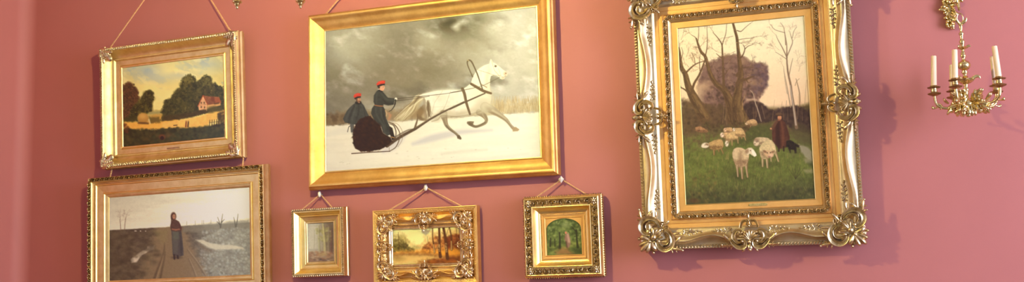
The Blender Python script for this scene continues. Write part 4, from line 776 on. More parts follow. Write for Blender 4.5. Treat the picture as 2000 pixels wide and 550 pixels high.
def rococo_corner(k, H):
    """corner cartouche; outer corner tip at (0,0), x and y run inwards along the two rails"""
    m = MB()
    half = MB()
    half.ribbon(np.array([(.050, .092), (.043, .081), (.029, .083), (.012, .097), (.006, .120), (.018, .145), (.045, .157), (.076, .149), (.098, .128), (.101, .112)]) * k, np.array([.010, .016, .021, .027, .027, .023, .016, .008]) * k, np.array([.6, .9, 1, 1, .9, .7]) * H, H * .5, 34)
    half.ribbon(np.array([(.040, .102), (.034, .118), (.044, .134), (.066, .136), (.084, .120)]) * k, np.array([.008, .013, .013, .007]) * k, H * .8, H * .45, 20)
    half.ell(np.array((.047, .090, 0)) * k + (0, 0, H * 1.15), (.0095 * k, .0095 * k, H * .7), 10, 7)
    half.acanthus((.012 * k, .140 * k, H * .3), (-.15, 1), .062 * k, .034 * k, H * .8, 2); half.ell((.0 * k, .200 * k, H * .6), (.0065 * k, .0065 * k, H * .5), 8, 6)
    half.drop((.03 * k, .155 * k, H * .4), (.55, .85), .05 * k, .016 * k, H * .6, .2, -.2); half.drop((.075 * k, .15 * k, H * .3), (.35, .95), .045 * k, .014 * k, H * .6, .2, .25)
    half.drop((.052 * k, .052 * k, H * .5), (-1, .35), .055 * k, .026 * k, H * 1.1, .2, -.1); half.drop((.050 * k, .050 * k, H * .5), (-.95, -.25), .060 * k, .025 * k, H * 1.1, .1, .1)
    half.ell((-.006 * k, .062 * k, H * .6), (.008 * k, .008 * k, H * .7), 8, 6); half.ell((.004 * k, .03 * k, H * .5), (.007 * k, .009 * k, H * .6), 8, 6)
    half.ribbon(np.array([(.10, .118), (.118, .124), (.134, .114), (.132, .098), (.12, .096)]) * k, np.array([.006, .009, .008, .005]) * k, H * .8, H * .3, 16)
    half.ell((.121 * k, .103 * k, H * .8), (.005 * k, .005 * k, H * .4), 7, 5)
    for a in (.15, .4): half.drop((.066 * k, .066 * k, H * .6), (math.cos(PI / 4 + a * 2), math.sin(PI / 4 + a * 2)), .045 * k, .013 * k, H * .9, .2)
    m.put(half); m.put(half, np.array([[0, 1, 0], [1, 0, 0], [0, 0, 1.]]))
    m.ell((.060 * k, .060 * k, -H * .2), (.062 * k, .062 * k, H * .75), 14, 8)
    m.drop((.05 * k, .05 * k, H * .6), (-1, -1), .068 * k, .026 * k, H * 1.2, .1); m.drop((.066 * k, .066 * k, H * .6), (1, 1), .055 * k, .02 * k, H, .2)
    m.ell((.066 * k, .066 * k, H * 1.1), (.015 * k, .015 * k, H * .8), 10, 7); m.ell((.047 * k, .047 * k, H * 1.2), (.009 * k, .009 * k, H * .6), 8, 6)
    m.acanthus((.105 * k, .105 * k, H * .3), (1, 1), .055 * k, .036 * k, H * .8, 2)
    return m
def rococo_mid(k, H):
    """side cartouche: s along the rail, t outwards"""
    m = MB(); half = MB()
    half.ribbon(np.array([(.028, .002), (.020, .016), (.024, .032), (.042, .040), (.064, .036), (.084, .016), (.094, -.002)]) * k, np.array([.010, .018, .024, .024, .019, .007]) * k, np.array([.8, 1, 1, .7]) * H, H * .4, 28)
    half.ribbon(np.array([(.036, -.030), (.050, -.046), (.070, -.038), (.078, -.012), (.062, .012), (.044, .016)]) * k, np.array([.009, .014, .020, .023, .019, .010]) * k, np.array([.8, 1, 1.1, 1]) * H, H * .5, 28)
    half.ell((.036 * k, .010 * k, H * 1.2), (.009 * k, .009 * k, H * .6), 9, 6); half.ell((.036 * k, -.034 * k, H), (.006 * k, .006 * k, H * .6), 8, 6)
    half.ribbon(np.array([(.044, -.056), (.036, -.082), (.020, -.092), (.008, -.084), (.012, -.070)]) * k, np.array([.009, .013, .013, .008]) * k, H * .9, H * .25, 20)
    half.drop((.085 * k, .01 * k, H * .3), (.9, -.5), .06 * k, .02 * k, H * .8, .1, -.2); half.acanthus((.08 * k, .026 * k, H * .2), (1, .05), .058 * k, .026 * k, H * .8, 2); half.ell((.138 * k, .024 * k, H * .5), (.0065 * k, .0065 * k, H * .5), 8, 6)
    half.drop((.02 * k, .038 * k, H * .4), (.7, .8), .03 * k, .016 * k, H, .1)
    for a in (18, 38, 58): half.drop((0, .004 * k, H * .7), (math.sin(math.radians(a)), -math.cos(math.radians(a))), .052 * k, .014 * k, H * .9, .25)
    m.put(half); m.put(half, np.diag([-1, 1, 1.]))
    m.ell((0, -.004 * k, -H * .2), (.062 * k, .042 * k, H * .8), 14, 8)
    m.drop((0, .006 * k, H * .7), (0, -1), .055 * k, .014 * k, H * .9, .25)
    m.ell((0, .014 * k, H * 1.3), (.0105 * k, .0105 * k, H * .7), 10, 7); m.ell((0, .052 * k, H * .7), (.0095 * k, .0095 * k, H * .8), 10, 7); m.drop((0, .02 * k, H * .5), (0, 1), .036 * k, .03 * k, H, .1)
    m.ell((0, -.066 * k, H * .8), (.007 * k, .009 * k, H * .6), 8, 6); m.ell((0, -.092 * k, H * .6), (.006 * k, .006 * k, H * .6), 8, 6); m.acanthus((0, -.088 * k, H * .2), (0, -1), .04 * k, .03 * k, H * .8, 2)
    return m
def spray(k, H):
    """little flower spray lying along +s"""
    m = MB(); m.tube([(0, 0, H * .2), (.03 * k, .004 * k, H * .4), (.06 * k, -.003 * k, H * .3), (.085 * k, .002 * k, H * .2)], [.0022 * k, .0012 * k], 6, 10)
    for x, y, a, L in [(.005, 0, 2.2, .018), (.008, 0, -2.2, .018), (.022, .003, 1.2, .020), (.026, .003, -1.1, .021), (.042, .001, .9, .018), (.046, .001, -.9, .017), (.062, -.002, .8, .014), (.066, -.002, -.8, .014), (.08, 0, 0, .018)]:
        m.drop((x * k, y * k, H * .25), (math.cos(a), math.sin(a)), L * k, .009 * k, H, .3)
    for x, y in [(.014, .014), (.014, -.013), (.034, -.014), (.036, .016), (.056, .010)]: m.ell((x * k, y * k, H * .6), (.0046 * k, .0046 * k, H * .5), 7, 5)
    return m

def twisted(mb, a, b, r, pitch):
    a, b = np.asarray(a, float), np.asarray(b, float); d = b - a; L = np.linalg.norm(d); d /= L
    x = np.cross(d, [0, 0, 1.]); x /= np.linalg.norm(x) + 1e-9; y = np.cross(d, x)
    n = max(8, int(L / pitch * 8)); t = np.linspace(0, 1, n)
    for ph in (0, PI):
        an = t * L / pitch * 2 * PI + ph
        mb.tube(a + d * (L * t)[:, None] + (np.cos(an)[:, None] * x + np.sin(an)[:, None] * y) * r * .40, r * .66, 6)

POSE = {'f1': (-3.3539, .9609, .5934, .3958, .0096, .0355), 'f2': (-3.3163, .3066, .8064, .4084, .0048, .0232), 'f3': (-1.9846, .8915, 1.0428, .6592, -.0034, .0008),
        'f4': (-2.5369, .2388, .1347, .1756, .0015, .0233), 'f5': (-2.0096, .2005, .3244, .1539, -.0024, .0136), 'f6': (-1.3717, .2144, .1593, .1542, -.0028, .0176), 'f7': (-.5882, .6835, .5097, .7292, -.0073, .0273)}
def hang(key, label):
    X, Z, w, h, r, l = POSE[key]
    o = empty('framed_painting', (X, -(h / 2) * math.sin(l) - .03, Z + EYE), (l, -r, 0), label, 'painting')
    if key == 'f7': o.location.y += .0011
    mw = Matrix.Translation(o.location) @ o.rotation_euler.to_matrix().to_4x4()
    inv = mw.inverted()
    to_local = lambda x, y, z: (lambda q: (q[0], q[2], -q[1]))(inv @ Vector((x, y, z)))      # world -> (u, v, n)
    return o, w / 2, h / 2, to_local
def part(mb, name, m, root, label=None, **k):
    o = mb.build(name, m, root, **k)
    if label: o['label'] = label
    return o
def cords(root, pairs, r=.0038):
    for a, b in pairs:
        m = MB(); twisted(m, a, b, r, .016); part(m, 'hanging_cord', M['cord'], root, 'twisted straw coloured cord')

# ---- cottage landscape, upper left
root, hw, hh, loc = hang('f1', 'gold cove-framed landscape of a cottage and hay wagon, hung from two long cords')
m = MB(); moulding(m, hw, hh, [(.014, .0), (.015, .001), (.037, .002), (.040, .008), (.043, .0105), (.047, .010), (.050, .006), (.052, .004), (.060, .0065), (.068, .013), (.076, .024), (.082, .037), (.085, .046), (.087, .049), (.095, .050), (.098, .046), (.099, .036), (.101, .032), (.105, .031), (.107, .027), (.107, .018), (.104, .014), (.106, .004), (.109, .0), (.109, -.008), (.105, -.012), (.105, -.024), (0, -.024)])
part(m, 'moulding', M['gold'], root, sharp=38)
m = MB(); moulding(m, hw, hh, [(0, -.006), (0, .002), (.003, .0055), (.007, .006), (.011, .004), (.014, .0)]); part(m, 'sight_edge', M['gold_bright'], root, 'bright inner gold edge')
m = MB(); band(m, hw, hh, .0905, .0485, unit_leaftip(.0135, .011, .0045), .0135, .012); band(m, hw, hh, .0935, .0475, unit_rope(.0105, .010, .0045), .0105, .012); part(m, 'leaf_border', M['gold_carved'], root, 'carved leaf border on the frame ridge')
m = MB(); band(m, hw, hh, .0455, .0095, unit_beads(.0022), .0052); part(m, 'bead_row', M['gold'], root)
for A, b in corners(hw, hh, .099):
    m = MB(); c = MB(); c.acanthus((.004, .004, .046), (1, 1), .078, .085, .013, 3, -2.4); c.acanthus((.006, .012, .047), (.25, 1), .062, .04, .008, 3, -1.6); c.acanthus((.012, .006, .047), (1, .25), .062, .04, .008, 3, -1.6); c.drop((.0, .0, .046), (.1, 1), .05, .016, .008, 0); c.drop((0, 0, .046), (1, .1), .05, .016, .008, 0); c.ell((.006, .006, .052), (.007, .007, .006), 8, 6)
    m.put(c, A, b); part(m, 'corner_leaf', M['gold_carved'], root)
m = MB(); m.box((-.036, -hh - .034, .0015), (.036, -hh - .027, .004)); part(m, 'nameplate', M['brass_old'], root, 'narrow dark nameplate', smooth=False)
paint_cottage().build(2 * hw, 2 * hh, canvas_mat('varnished_landscape', .40, .25), root)
cords(root, [((-.372, hh + .100, .010), loc(-3.3415, -.012, 3.3368)), ((.352, hh + .108, .010), loc(-3.3415, -.012, 3.3368))])

# ---- woman on the road, lower left
root, hw, hh, loc = hang('f2', 'gold frame with bronze leaf rim around a woman in a shawl on a muddy road')
m = MB(); moulding(m, hw, hh, [(0, -.006), (0, .0), (.013, .011), (.015, .011), (.029, .012), (.034, .0125), (.058, .016), (.060, .016)]); part(m, 'inner_moulding', M['gold'], root)
m = MB(); moulding(m, hw, hh, [(.015, .011), (.016, .015), (.019, .018), (.022, .018), (.025, .0155), (.026, .012)]); moulding(m, hw, hh, [(.060, .015), (.061, .020), (.064, .0235), (.067, .0235), (.070, .020), (.071, .016)])
part(m, 'bead_moulding', M['gold_bright'], root, 'bright gold bead mouldings')
m = MB(); moulding(m, hw, hh, [(.071, .016), (.075, .017), (.076, .032), (.078, .038), (.0805, .040), (.083, .038), (.084, .034), (.096, .036), (.0975, .038), (.099, .0385), (.1005, .036), (.101, .030), (.1005, .024), (.102, .018), (.103, .004), (.1045, .0), (.1045, -.012), (.102, -.016), (.102, -.024), (0, -.024)]); part(m, 'outer_moulding', M['gold'], root, sharp=38)
m = MB(); band(m, hw, hh, .0905, .035, unit_scroll(.030, .015, .009), .030, .006); band(m, hw, hh, .0915, .035, unit_leaftip(.015, .011, .006), .015, .0); part(m, 'leaf_rim', M['gold_antique'], root, 'dark bronze carved leaf rim')
paint_woman().build(2 * hw, 2 * hh, canvas_mat('varnished_road_scene', .38, .45, .25), root)
cords(root, [((-.396, hh + .096, .005), loc(-3.7087, -.040, 2.2495)), ((.372, hh + .098, .005), loc(-2.9458, -.040, 2.2565))])

# ---- the sleigh
root, hw, hh, loc = hang('f3', 'large smooth gold frame around a grey horse pulling two men in a sleigh')
m = MB(); moulding(m, hw, hh, [(0, -.006), (0, .002), (.002, .004), (.006, .004), (.008, .002)]); part(m, 'sight_edge', M['gold_bright'], root, 'thin bright inner edge')
m = MB(); moulding(m, hw, hh, [(.008, .002), (.009, .000), (.012, .0015), (.018, .006), (.026, .012), (.034, .0165), (.042, .020), (.050, .0245), (.056, .0300), (.061, .0345), (.066, .0362), (.070, .0355), (.0735, .032), (.0755, .027), (.076, .022), (.0765, .019), (.079, .018), (.081, .0165), (.0825, .012), (.083, .008), (.083, -.022), (.078, -.026), (0, -.026)])
part(m, 'moulding', M['gold_sleigh'], root, sharp=35)
paint_sleigh().build(2 * hw, 2 * hh, canvas_mat('varnished_snow_scene'), root)
cords(root, [((-.535, hh + .074, -.006), (-.385, hh + .22, -.012)), ((.535, hh + .074, -.006), (.385, hh + .22, -.012))])

# ---- small birch wood
root, hw, hh, loc = hang('f4', 'smallest upright gold frame around a birch wood with painted glare, leftmost of the three small paintings')
m = MB(); moulding(m, hw, hh, [(0, -.006), (0, .002), (.003, .005), (.006, .005), (.008, .002), (.009, .002), (.010, .006), (.012, .0075), (.014, .006)]); part(m, 'sight_edge', M['gold'], root)
m = MB(); moulding(m, hw, hh, [(.014, .004), (.027, .008), (.029, .009), (.030, .013), (.033, .015), (.036, .013), (.037, .014), (.042, .018), (.047, .025), (.050, .031), (.052, .033), (.0555, .033), (.057, .030), (.066, .030), (.0675, .026), (.066, .018), (.066, -.002), (.069, -.006), (.069, -.02), (0, -.02)]); part(m, 'moulding', M['gold_bright'], root, sharp=35)
m = MB(); band(m, hw, hh, .0615, .031, unit_leaftip(.0105, .010, .0055), .0105, .0); part(m, 'leaf_border', M['gold_carved'], root, 'carved leaf rim')
paint_birches().build(2 * hw, 2 * hh, canvas_mat('painted_glare_varnish', .34, .5, .25), root)
n4 = loc(-2.5465, -.016, 2.0609); cords(root, [((-.0925, hh + .066, .006), n4), ((.068, hh + .066, .006), n4)], .0032)

# ---- autumn birches
root, hw, hh, loc = hang('f5', 'wide gold studded frame with pale leafy corners around autumn birches by a pond')
def sweep5(k, s, o, n):
    if .030 < o < .0552 and n > .0085:
        L = (hw, hh, hw, hh)[k]; q = abs(s) * (L + .05); x = min(1, max(0, q / L)); f = math.sin(PI * min(1, max(0, (x - .18) / .60))) ** 2 if k % 2 == 0 else .15
        o -= .012 * f * (o - .030) / .02; n += .004 * f * (o - .030) / .02
    return o, n
m = MB(); moulding(m, hw, hh, [(0, -.006), (0, .003), (.003, .006), (.006, .006), (.008, .003), (.010, .004), (.013, .009), (.016, .010), (.018, .008), (.020, .006)]); part(m, 'inner_moulding', M['gold_blond'], root, 'pale pinkish gold inner moulding')
m = MB(); moulding(m, hw, hh, [(.020, .006), (.027, .005), (.034, .008), (.041, .0165), (.046, .0245), (.050, .0250), (.052, .0215), (.0525, .010), (.053, .005), (.058, .005), (.066, .011), (.071, .0155), (.084, .0195), (.087, .0205), (.0895, .0195), (.090, .016), (.090, -.018), (0, -.018)], 48, sweep5); part(m, 'swept_moulding', M['gold_sleigh'], root, sharp=35)
m = MB(); band(m, hw, hh, .0735, .0165, unit_beads(.0022, .002), .0062, .004); band(m, hw, hh, .0795, .0185, unit_beads(.0024, .0022), .0062, .004); part(m, 'bead_border', M['gold_bright'], root, 'double row of raised gold studs')
co = rococo_corner(.50, .0085); mi = rococo_mid(.47, .0080)
for A, b in corners(hw, hh, .064):
    m = MB(); m.put(co, A, np.array(b) + (0, 0, .016)); part(m, 'corner_ornament', M['gold_blond'], root, 'pale gold leafy corner')
for i, (A, b, L) in enumerate(mids(hw, hh, .043)):
    m = MB(); m.put(mi, A @ np.diag([1 if i % 2 == 0 else .72, 1, 1]), np.array(b) + (0, 0, .017)); part(m, 'side_ornament', M['gold_blond'], root, 'pale gold shell ornament')
paint_autumn().build(2 * hw, 2 * hh, canvas_mat('warm_varnish'), root)
n5 = loc(-2.010, -.016, 2.0601); cords(root, [((-.178, hh + .088, .004), n5), ((.178, hh + .088, .004), n5)], .0036)

# ---- arched woodland glade
root, hw, hh, loc = hang('f6', 'square deep gold frame with scroll carving around an arched woodland glade')
m = MB(); N = 28; rise = .047; front = []; back = []
for i in range(N + 1):
    a = PI - PI * i / N; x = (hw - .0025) * math.cos(a); y = hh - rise + (rise - .001) * math.sin(a)
    front.append([(x, y, .0022), ((-hw - .001) + (2 * hw + .002) * i / N, hh + .001, .0022)]); back.append([(x, y, -.004), (x, y, .0022)])
m.grid(front); m.grid(back)
for sx in (-1, 1):
    m.grid([[(sx * (hw + .001), -hh, .0022), (sx * (hw + .001), hh, .0022)], [(sx * (hw - .0025), -hh, .0022), (sx * (hw - .0025), hh - rise, .0022)], [(sx * (hw - .0025), -hh, -.004), (sx * (hw - .0025), hh - rise, -.004)]])
    # close the sliver between side strip and arch springing
    m.add([(sx * (hw + .001), hh - rise, .0022), (sx * (hw - .0025), hh - rise, .0022), (sx * (hw + .001), hh + .001, .0022)], [(0, 1, 2)])
part(m, 'arched_slip', M['gold_matte'], root, 'flat gold slip with an arched opening')
m = MB(); moulding(m, hw, hh, [(0, .0015), (.001, .004), (.003, .0055), (.0045, .005), (.005, .003), (.013, .004), (.0135, .006), (.0155, .006), (.019, .006), (.021, .006)]); part(m, 'liner', M['gold_matte'], root)
m = MB(); band(m, hw, hh, .0165, .006, unit_beads(.0017), .0040); part(m, 'bead_row', M['gold_antique'], root, 'fine dark bead row')
m = MB(); moulding(m, hw, hh, [(.021, .006), (.022, .008), (.024, .0095), (.0265, .010), (.031, .0125), (.037, .018), (.042, .026), (.0445, .033), (.046, .036), (.048, .037), (.0505, .036), (.0515, .032), (.052, .024), (.078, .024), (.0785, .030), (.080, .034), (.083, .035), (.0855, .033), (.0865, .028), (.087, .022), (.089, .014), (.092, .008), (.094, .006), (.094, -.022), (0, -.022)]); part(m, 'moulding', M['gold_bright'], root, sharp=35)
m = MB(); band(m, hw, hh, .0650, .025, unit_scroll(.040, .026, .013), .040, .008); band(m, hw, hh, .0650, .0245, unit_leaftip(.02, .02, .008), .02, .012)
for A, b in corners(hw, hh, .079):
    c = MB(); c.ell((.014, .014, .036), (.008, .008, .006), 10, 7)
    for j in range(8): c.drop((.014, .014, .030), (math.cos(j * PI / 4), math.sin(j * PI / 4)), .0165, .009, .009, .1)
    m.put(c, A, b)
part(m, 'scroll_band', M['gold_carved'], root, 'deep carved and pierced scroll band')
m = MB(); band(m, hw, hh, .0925, .001, unit_rope(.0100, .0085, .0075), .0100, -.001); part(m, 'ribbon_edge', M['gold_antique'], root, 'beaded bronze ribbon edge')
paint_glade().build(2 * hw, 2 * hh, canvas_mat('glade_varnish'), root)
n6 = loc(-1.378, -.016, 2.0579); cords(root, [((-.124, hh + .092, -.004), n6), ((.109, hh + .092, -.004), n6)], .0034)

# ---- shepherd and flock
root, hw, hh, loc = hang('f7', 'tall ornate rococo gold frame around a shepherd, dog and sheep below bare trees')
def swf(k, s):
    L = (hw, hh, hw, hh)[k]; q = abs(s) * (L + .15); a, b = .075, L - .005
    x = min(1, max(0, (q - a) / (b - a))); return math.sin(PI * x) ** 1.2 if 0 < x < 1 else 0.
def sweep7(k, s, o, n):
    if o > .108 and o < .1640:
        f = swf(k, s); g = min(1, (o - .108) / .03) if o < .1425 else max(0., (.164 - o) / (.164 - .1425))
        o = o + (.009 - .021 * f) * g
    return o, n
m = MB(); moulding(m, hw, hh, [(0, -.006), (0, .0025), (.0015, .004), (.003, .0035)]); part(m, 'sight_edge', M['gold_bright'], root, 'thin bright inner edge')
m = MB(); moulding(m, hw, hh, [(.003, .002), (.026, .003), (.027, .002)]); part(m, 'liner', M['gold_matte'], root, 'flat matte gold liner')
m = MB(); moulding(m, hw, hh, [(.027, .002), (.028, .006), (.0355, .0145), (.037, .016), (.039, .014)]); part(m, 'inner_bevel', M['gold_pale'], root, 'pale silvery gold inner bevel')
m = MB(); moulding(m, hw, hh, [(.039, .014), (.056, .014), (.0575, .018), (.059, .0185), (.0605, .016), (.062, .0135), (.075, .0135), (.0758, .0115), (.0775, .0115), (.0783, .0135), (.094, .015)]); part(m, 'flat_moulding', M['gold_matte'], root, 'flat matte gold step')
m = MB(); moulding(m, hw, hh, [(.094, .015), (.098, .0185), (.102, .0225), (.107, .0235), (.112, .024), (.120, .028), (.127, .036), (.133, .0455), (.1365, .0515), (.139, .053), (.1415, .0525), (.1425, .049), (.1428, .045), (.1440, .042), (.148, .036), (.154, .031), (.160, .0285), (.164, .028), (.165, .026), (.179, .026), (.180, .022), (.179, -.024), (0, -.024)], 64, sweep7)
part(m, 'swept_moulding', M['gold_pale'], root, sharp=40)
m = MB(); band(m, hw, hh, .0475, .015, unit_scroll(.032, .020, .010), .032, .004); band(m, hw, hh, .0475, .0145, unit_leaftip(.016, .015, .006), .016, .004); part(m, 'carved_leaf_band', M['gold_carved'], root, 'carved leaf band around the liner')
m = MB(); band(m, hw, hh, .172, .026, unit_rope(.0125, .014, .008), .0125, .0); part(m, 'rope_edge', M['gold_carved'], root, 'carved outer rope edge')
co = rococo_corner(.86, .0155); mi = rococo_mid(.80, .0150); sp = spray(.80, .0055)
for A, b in corners(hw, hh, .186):
    m = MB(); m.put(co, A, np.array(b) + (0, 0, .040)); part(m, 'corner_ornament', M['gold_carved'], root, 'scrolled leaf corner ornament')
for A, b, L in mids(hw, hh, .150):
    m = MB(); m.put(mi, A, np.array(b) + (0, 0, .040)); part(m, 'side_ornament', M['gold_carved'], root, 'scrolled shell side ornament')
for A, b, L in mids(hw, hh, .112):
    for sg in (-1, 1):
        for q, d in ((.075, 1), (L + .012, -1)):
            m = MB(); m.put(sp, A @ np.diag([sg * d, 1, 1.]), np.array(b) + A @ np.array((sg * q, 0, .0245))); part(m, 'flower_spray', M['gold_carved'], root, 'small flower spray')
m = MB(); m.box((.000, -hh - .0185, .003), (.066, -hh - .0085, .005)); m.ell((-.001, -hh - .0135, .004), (.005, .004, .0012), 8, 5); m.ell((.067, -hh - .0135, .004), (.005, .004, .0012), 8, 5)
pl = part(m, 'nameplate', M['plate'], root, 'small engraved brass nameplate', smooth=False)
m = MB()
rr = random.Random(4)
for i in range(7):
    x = .010 + i * .0072; m.box((x, -hh - .0158, .005), (x + .0042 * (.5 + rr.random() * .5), -hh - .0146, .0053)); m.box((x, -hh - .0158, .005), (x + .001, -hh - .0118, .0053))
part(m, 'engraving', M['brass_old'], pl, 'worn engraved strokes', smooth=False)
paint_sheep().build(2 * hw, 2 * hh, canvas_mat('varnished_pastoral'), root)

# ---- porcelain-headed picture nails
for (x, z), lab, kind in [((-2.5465, 2.0609), 'white oval-headed picture nail above the birch wood painting', 0), ((-2.010, 2.0601), 'white pointed-head picture nail above the autumn pond painting', 1), ((-1.378, 2.0579), 'white diamond-shaped picture nail above the arched glade painting', 2)]:
    r = empty('picture_nail', (x, 0, z), (0, 0, 0), lab, 'nail', 'porcelain-headed picture nails')
    m = MB(); m.lathe([(-.001, .0), (-.001, .0026), (.020, .0026), (.022, .0)], (0, 0, 0), 10, 'n'); m.lathe([(.0, .0), (.0, .005), (.002, .005), (.003, .0026)], (0, 0, 0), 12, 'n'); part(m, 'pin', M['steel'], r)
    m = MB()
    if kind == 0: m.lathe([(.020, .0), (.0202, .004), (.022, .0075), (.025, .0085), (.029, .007), (.032, .0035), (.0325, 0)], (0, 0, 0), 16, 'n'); sc = np.diag([1., 1.75, 1])
    elif kind == 1: m.lathe([(.020, .0), (.0202, .006), (.022, .010), (.025, .0108), (.030, .006), (.032, 0)], (0, 0, 0), 6, 'n'); sc = np.diag([.9, 1.45, 1])
    else: m.lathe([(.020, .0), (.0202, .011), (.022, .0128), (.024, .0128), (.030, .004), (.031, 0)], (0, 0, 0), 4, 'n'); sc = np.diag([1., 1.2, 1])
    hm = MB(); hm.put(m, sc); part(hm, 'porcelain_head', M['ceramic'], r, 'white porcelain head', sharp=20 if kind == 2 else 45)

# ------------------------------------------------------------------ gilt wall bracket and its hanging candelabra
AX, AY, AZ = .2350, -.22, 2.1765          # axis of the candelabra and height of its lowest ball
r = empty('wall_bracket', (.208, 0, 2.70), (0, 0, 0), 'gilt acanthus wall bracket on the pink wall at upper right', 'bracket')
m = MB()
m.ribbon([(.006, -.150), (.000, -.07), (-.004, 0), (0, .09), (0, .16)], [.020, .036, .042, .040, .022], .012, .0, 20, .8); part(m, 'backplate', M['brass'], r)
m = MB(); rr = random.Random(7)
for i in range(22):
    z = -.142 + i * .0145; x0 = .006 - .02 * i / 22; sg = 1 if i % 2 else -1; J = lambda q: q * (rr.random() * 2 - 1)
    wv = .013 + .009 * math.sin(PI * (i + 3) / 22) + J(.003)
    m.drop((x0 + sg * .007, z + .012 + J(.005), .006 + J(.003)), (sg * (.75 + J(.3)), -.6 + J(.5)), wv * 1.25, .018 + J(.004), .011, .5, sg * J(.5))
    m.drop((x0 - sg * .006, z + .010 + J(.006), .010 + J(.003)), (-sg * (.6 + J(.3)), -.7 + J(.4)), wv * 1.05, .014 + J(.004), .012, .6, J(.4))
    if i % 3 == 0: m.ribbon([(x0 + sg * .004, z + .014), (x0 + sg * .014, z + .010), (x0 + sg * .019, z), (x0 + sg * .012, z - .007), (x0 + sg * .007, z - .001)], [.005, .008, .006, .003], .009, .012, 14)
    if i % 2 == 0: m.drop((x0 + J(.008), z + .016, .016), (J(.5), -1), .022 + J(.006), .012 + J(.004), .012, .5, J(.4))
    if rr.random() < .4: m.ell((x0 + J(.016), z, .017), (.004, .004, .006), 7, 5)
m.drop((.004, -.128, .006), (.25, -1), .030, .022, .014, .4); m.drop((-.002, -.124, .006), (-.5, -1), .024, .016, .012, .4); m.ell((.010, -.156, .010), (.009, .005, .008), 8, 6)
part(m, 'acanthus_leaves', M['brass'], r)
m = MB(); m.tube([(.008, .050, .012), (.010, .075, .060), (.014, .060, .130), (.018, .010, .185), (.0230, -.085, .212), (.0260, -.120, .220), (.0260, -.135, .228), (.0260, -.128, .236)], [.010, .011, .010, .008, .0075, .006, .004, .003], 10, 40)
for t, sg in ((.05, 1), (.10, -1), (.15, 1)): m.drop((.012, .062 - t * .1, t + .01), (sg * .7, .5), .03, .016, .010, .6, .3)
m.drop((.0195, -.060, .212), (.35, -1), .05, .020, .012, .3, .1); m.drop((.0195, -.030, .205), (-.5, -1), .04, .018, .012, .3, -.1); m.ell((.0195, -.100, .222), (.009, .012, .009), 10, 7)
part(m, 'bracket_arm', M['brass'], r)

root = empty('hanging_candelabra', (AX, AY, AZ), (0, 0, 0), 'polished brass five-arm candelabra hanging from the gilt wall bracket', 'candelabra')
m = MB()
m.lathe([(-.009, .0), (-.0075, .0055), (-.002, .0088), (.004, .0088), (.009, .0055), (.012, .0042), (.015, .0065), (.019, .013), (.026, .0215), (.035, .0262), (.044, .0262), (.052, .020), (.057, .0125), (.061, .0085), (.066, .007), (.078, .0062), (.086, .0085), (.092, .0105), (.098, .0075), (.104, .0062),
         (.109, .0095), (.113, .007), (.135, .0075), (.139, .0115), (.142, .0075), (.147, .006), (.152, .0092), (.157, .0115), (.162, .0075), (.164, .009), (.168, .0155), (.174, .0205), (.182, .0228), (.190, .0212), (.196, .0165), (.200, .009), (.204, .0062), (.209, .0055), (.214, .0092), (.219, .0105), (.224, .0065), (.229, .0085), (.233, .005), (.240, .0052)], seg=24)
m.lathe([(.240, .0052), (.256, .005), (.264, .0085), (.271, .0105), (.277, .007), (.283, .005), (.289, .0072), (.293, .005), (.297, .0088), (.303, .0088), (.307, .0048), (.313, .004), (.322, .0062), (.333, .0068), (.338, .0045), (.341, .0)], seg=18)
part(m, 'stem', M['brass'], root, sharp=80)
m = MB(); m.lathe([(.112, .006), (.115, .014), (.121, .023), (.128, .0285), (.131, .0295), (.1315, .027), (.127, .020), (.122, .010)], seg=32, flute=.10, nf=8)
for j in range(3):
    a = j * 2 * PI / 3 + .15; c, s_ = math.cos(a), math.sin(a)
    m.tube([(.022 * c, .128, .022 * s_), (.034 * c, .137, .034 * s_), (.046 * c, .137, .046 * s_), (.050 * c, .129, .050 * s_)], [.007, .006, .005, .002], 8, 10, .5)
part(m, 'drip_bowl', M['brass'], root)
m = MB(); m.lathe([(.240, .005), (.244, .010), (.247, .016), (.2495, .0185), (.2505, .016), (.247, .008)], seg=24, flute=.18, nf=5)
for j in range(3):
    a = j * 2 * PI / 3 + .1; c, s_ = math.cos(a), math.sin(a)
    m.tube([(.012 * c, .248, .012 * s_), (.022 * c, .2535, .022 * s_), (.028 * c, .2495, .028 * s_)], [.005, .0045, .0015], 8, 8, .5)
part(m, 'leaf_collar', M['brass'], root)
m = MB()
for j in range(3):
    a = j * 2 * PI / 3 + .2; c, s_ = math.cos(a), math.sin(a)
    m.tube([(.004 * c, .338, .004 * s_), (.014 * c, .344, .014 * s_), (.020 * c, .351, .020 * s_), (.022 * c, .358, .022 * s_)], [.006, .006, .004, .0015], 8, 8, .5)
m.tube([(.0105 * math.sin(t), .3585 + .0185 * -math.cos(t), .0) for t in np.linspace(0, 2 * PI, 22)], .0022, 8)
part(m, 'hanging_ring', M['brass'], root)
arm0 = None; R5 = .131
leaf = MB()
L0 = MB(); L0.acanthus((0, 0, 0), (1, -.25), .052, .034, .008, 3); L0.acanthus((.006, .012, 0), (.8, .75), .040, .026, .007, 2); L0.acanthus((.03, -.006, .001), (.7, -.75), .034, .024, .007, 2); L0.drop((.012, -.004, 0), (.25, -1), .030, .014, .007, .2, .25); L0.ribbon([(.012, .030), (.004, .018), (.012, .006), (.026, .008), (.028, .020), (.020, .022)], [.005, .008, .008, .005], .006, 0, 18)
L0.acanthus((.014, .010, .002), (.15, 1), .030, .026, .007, 2); L0.drop((.034, .0, .002), (.5, -1), .026, .012, .007, .2, -.25); L0.drop((.044, .004, 0), (.9, .5), .024, .010, .006, .2, .3); L0.acanthus((.0, -.006, .002), (.1, -1), .034, .022, .007, 2)
L1 = MB(); L1.put(L0); L1.put(L0, np.diag([1, 1, -1.]))
leaf.put(L1, np.diag([1.25, 1.15, 1.5]), (.020, .042, 0))
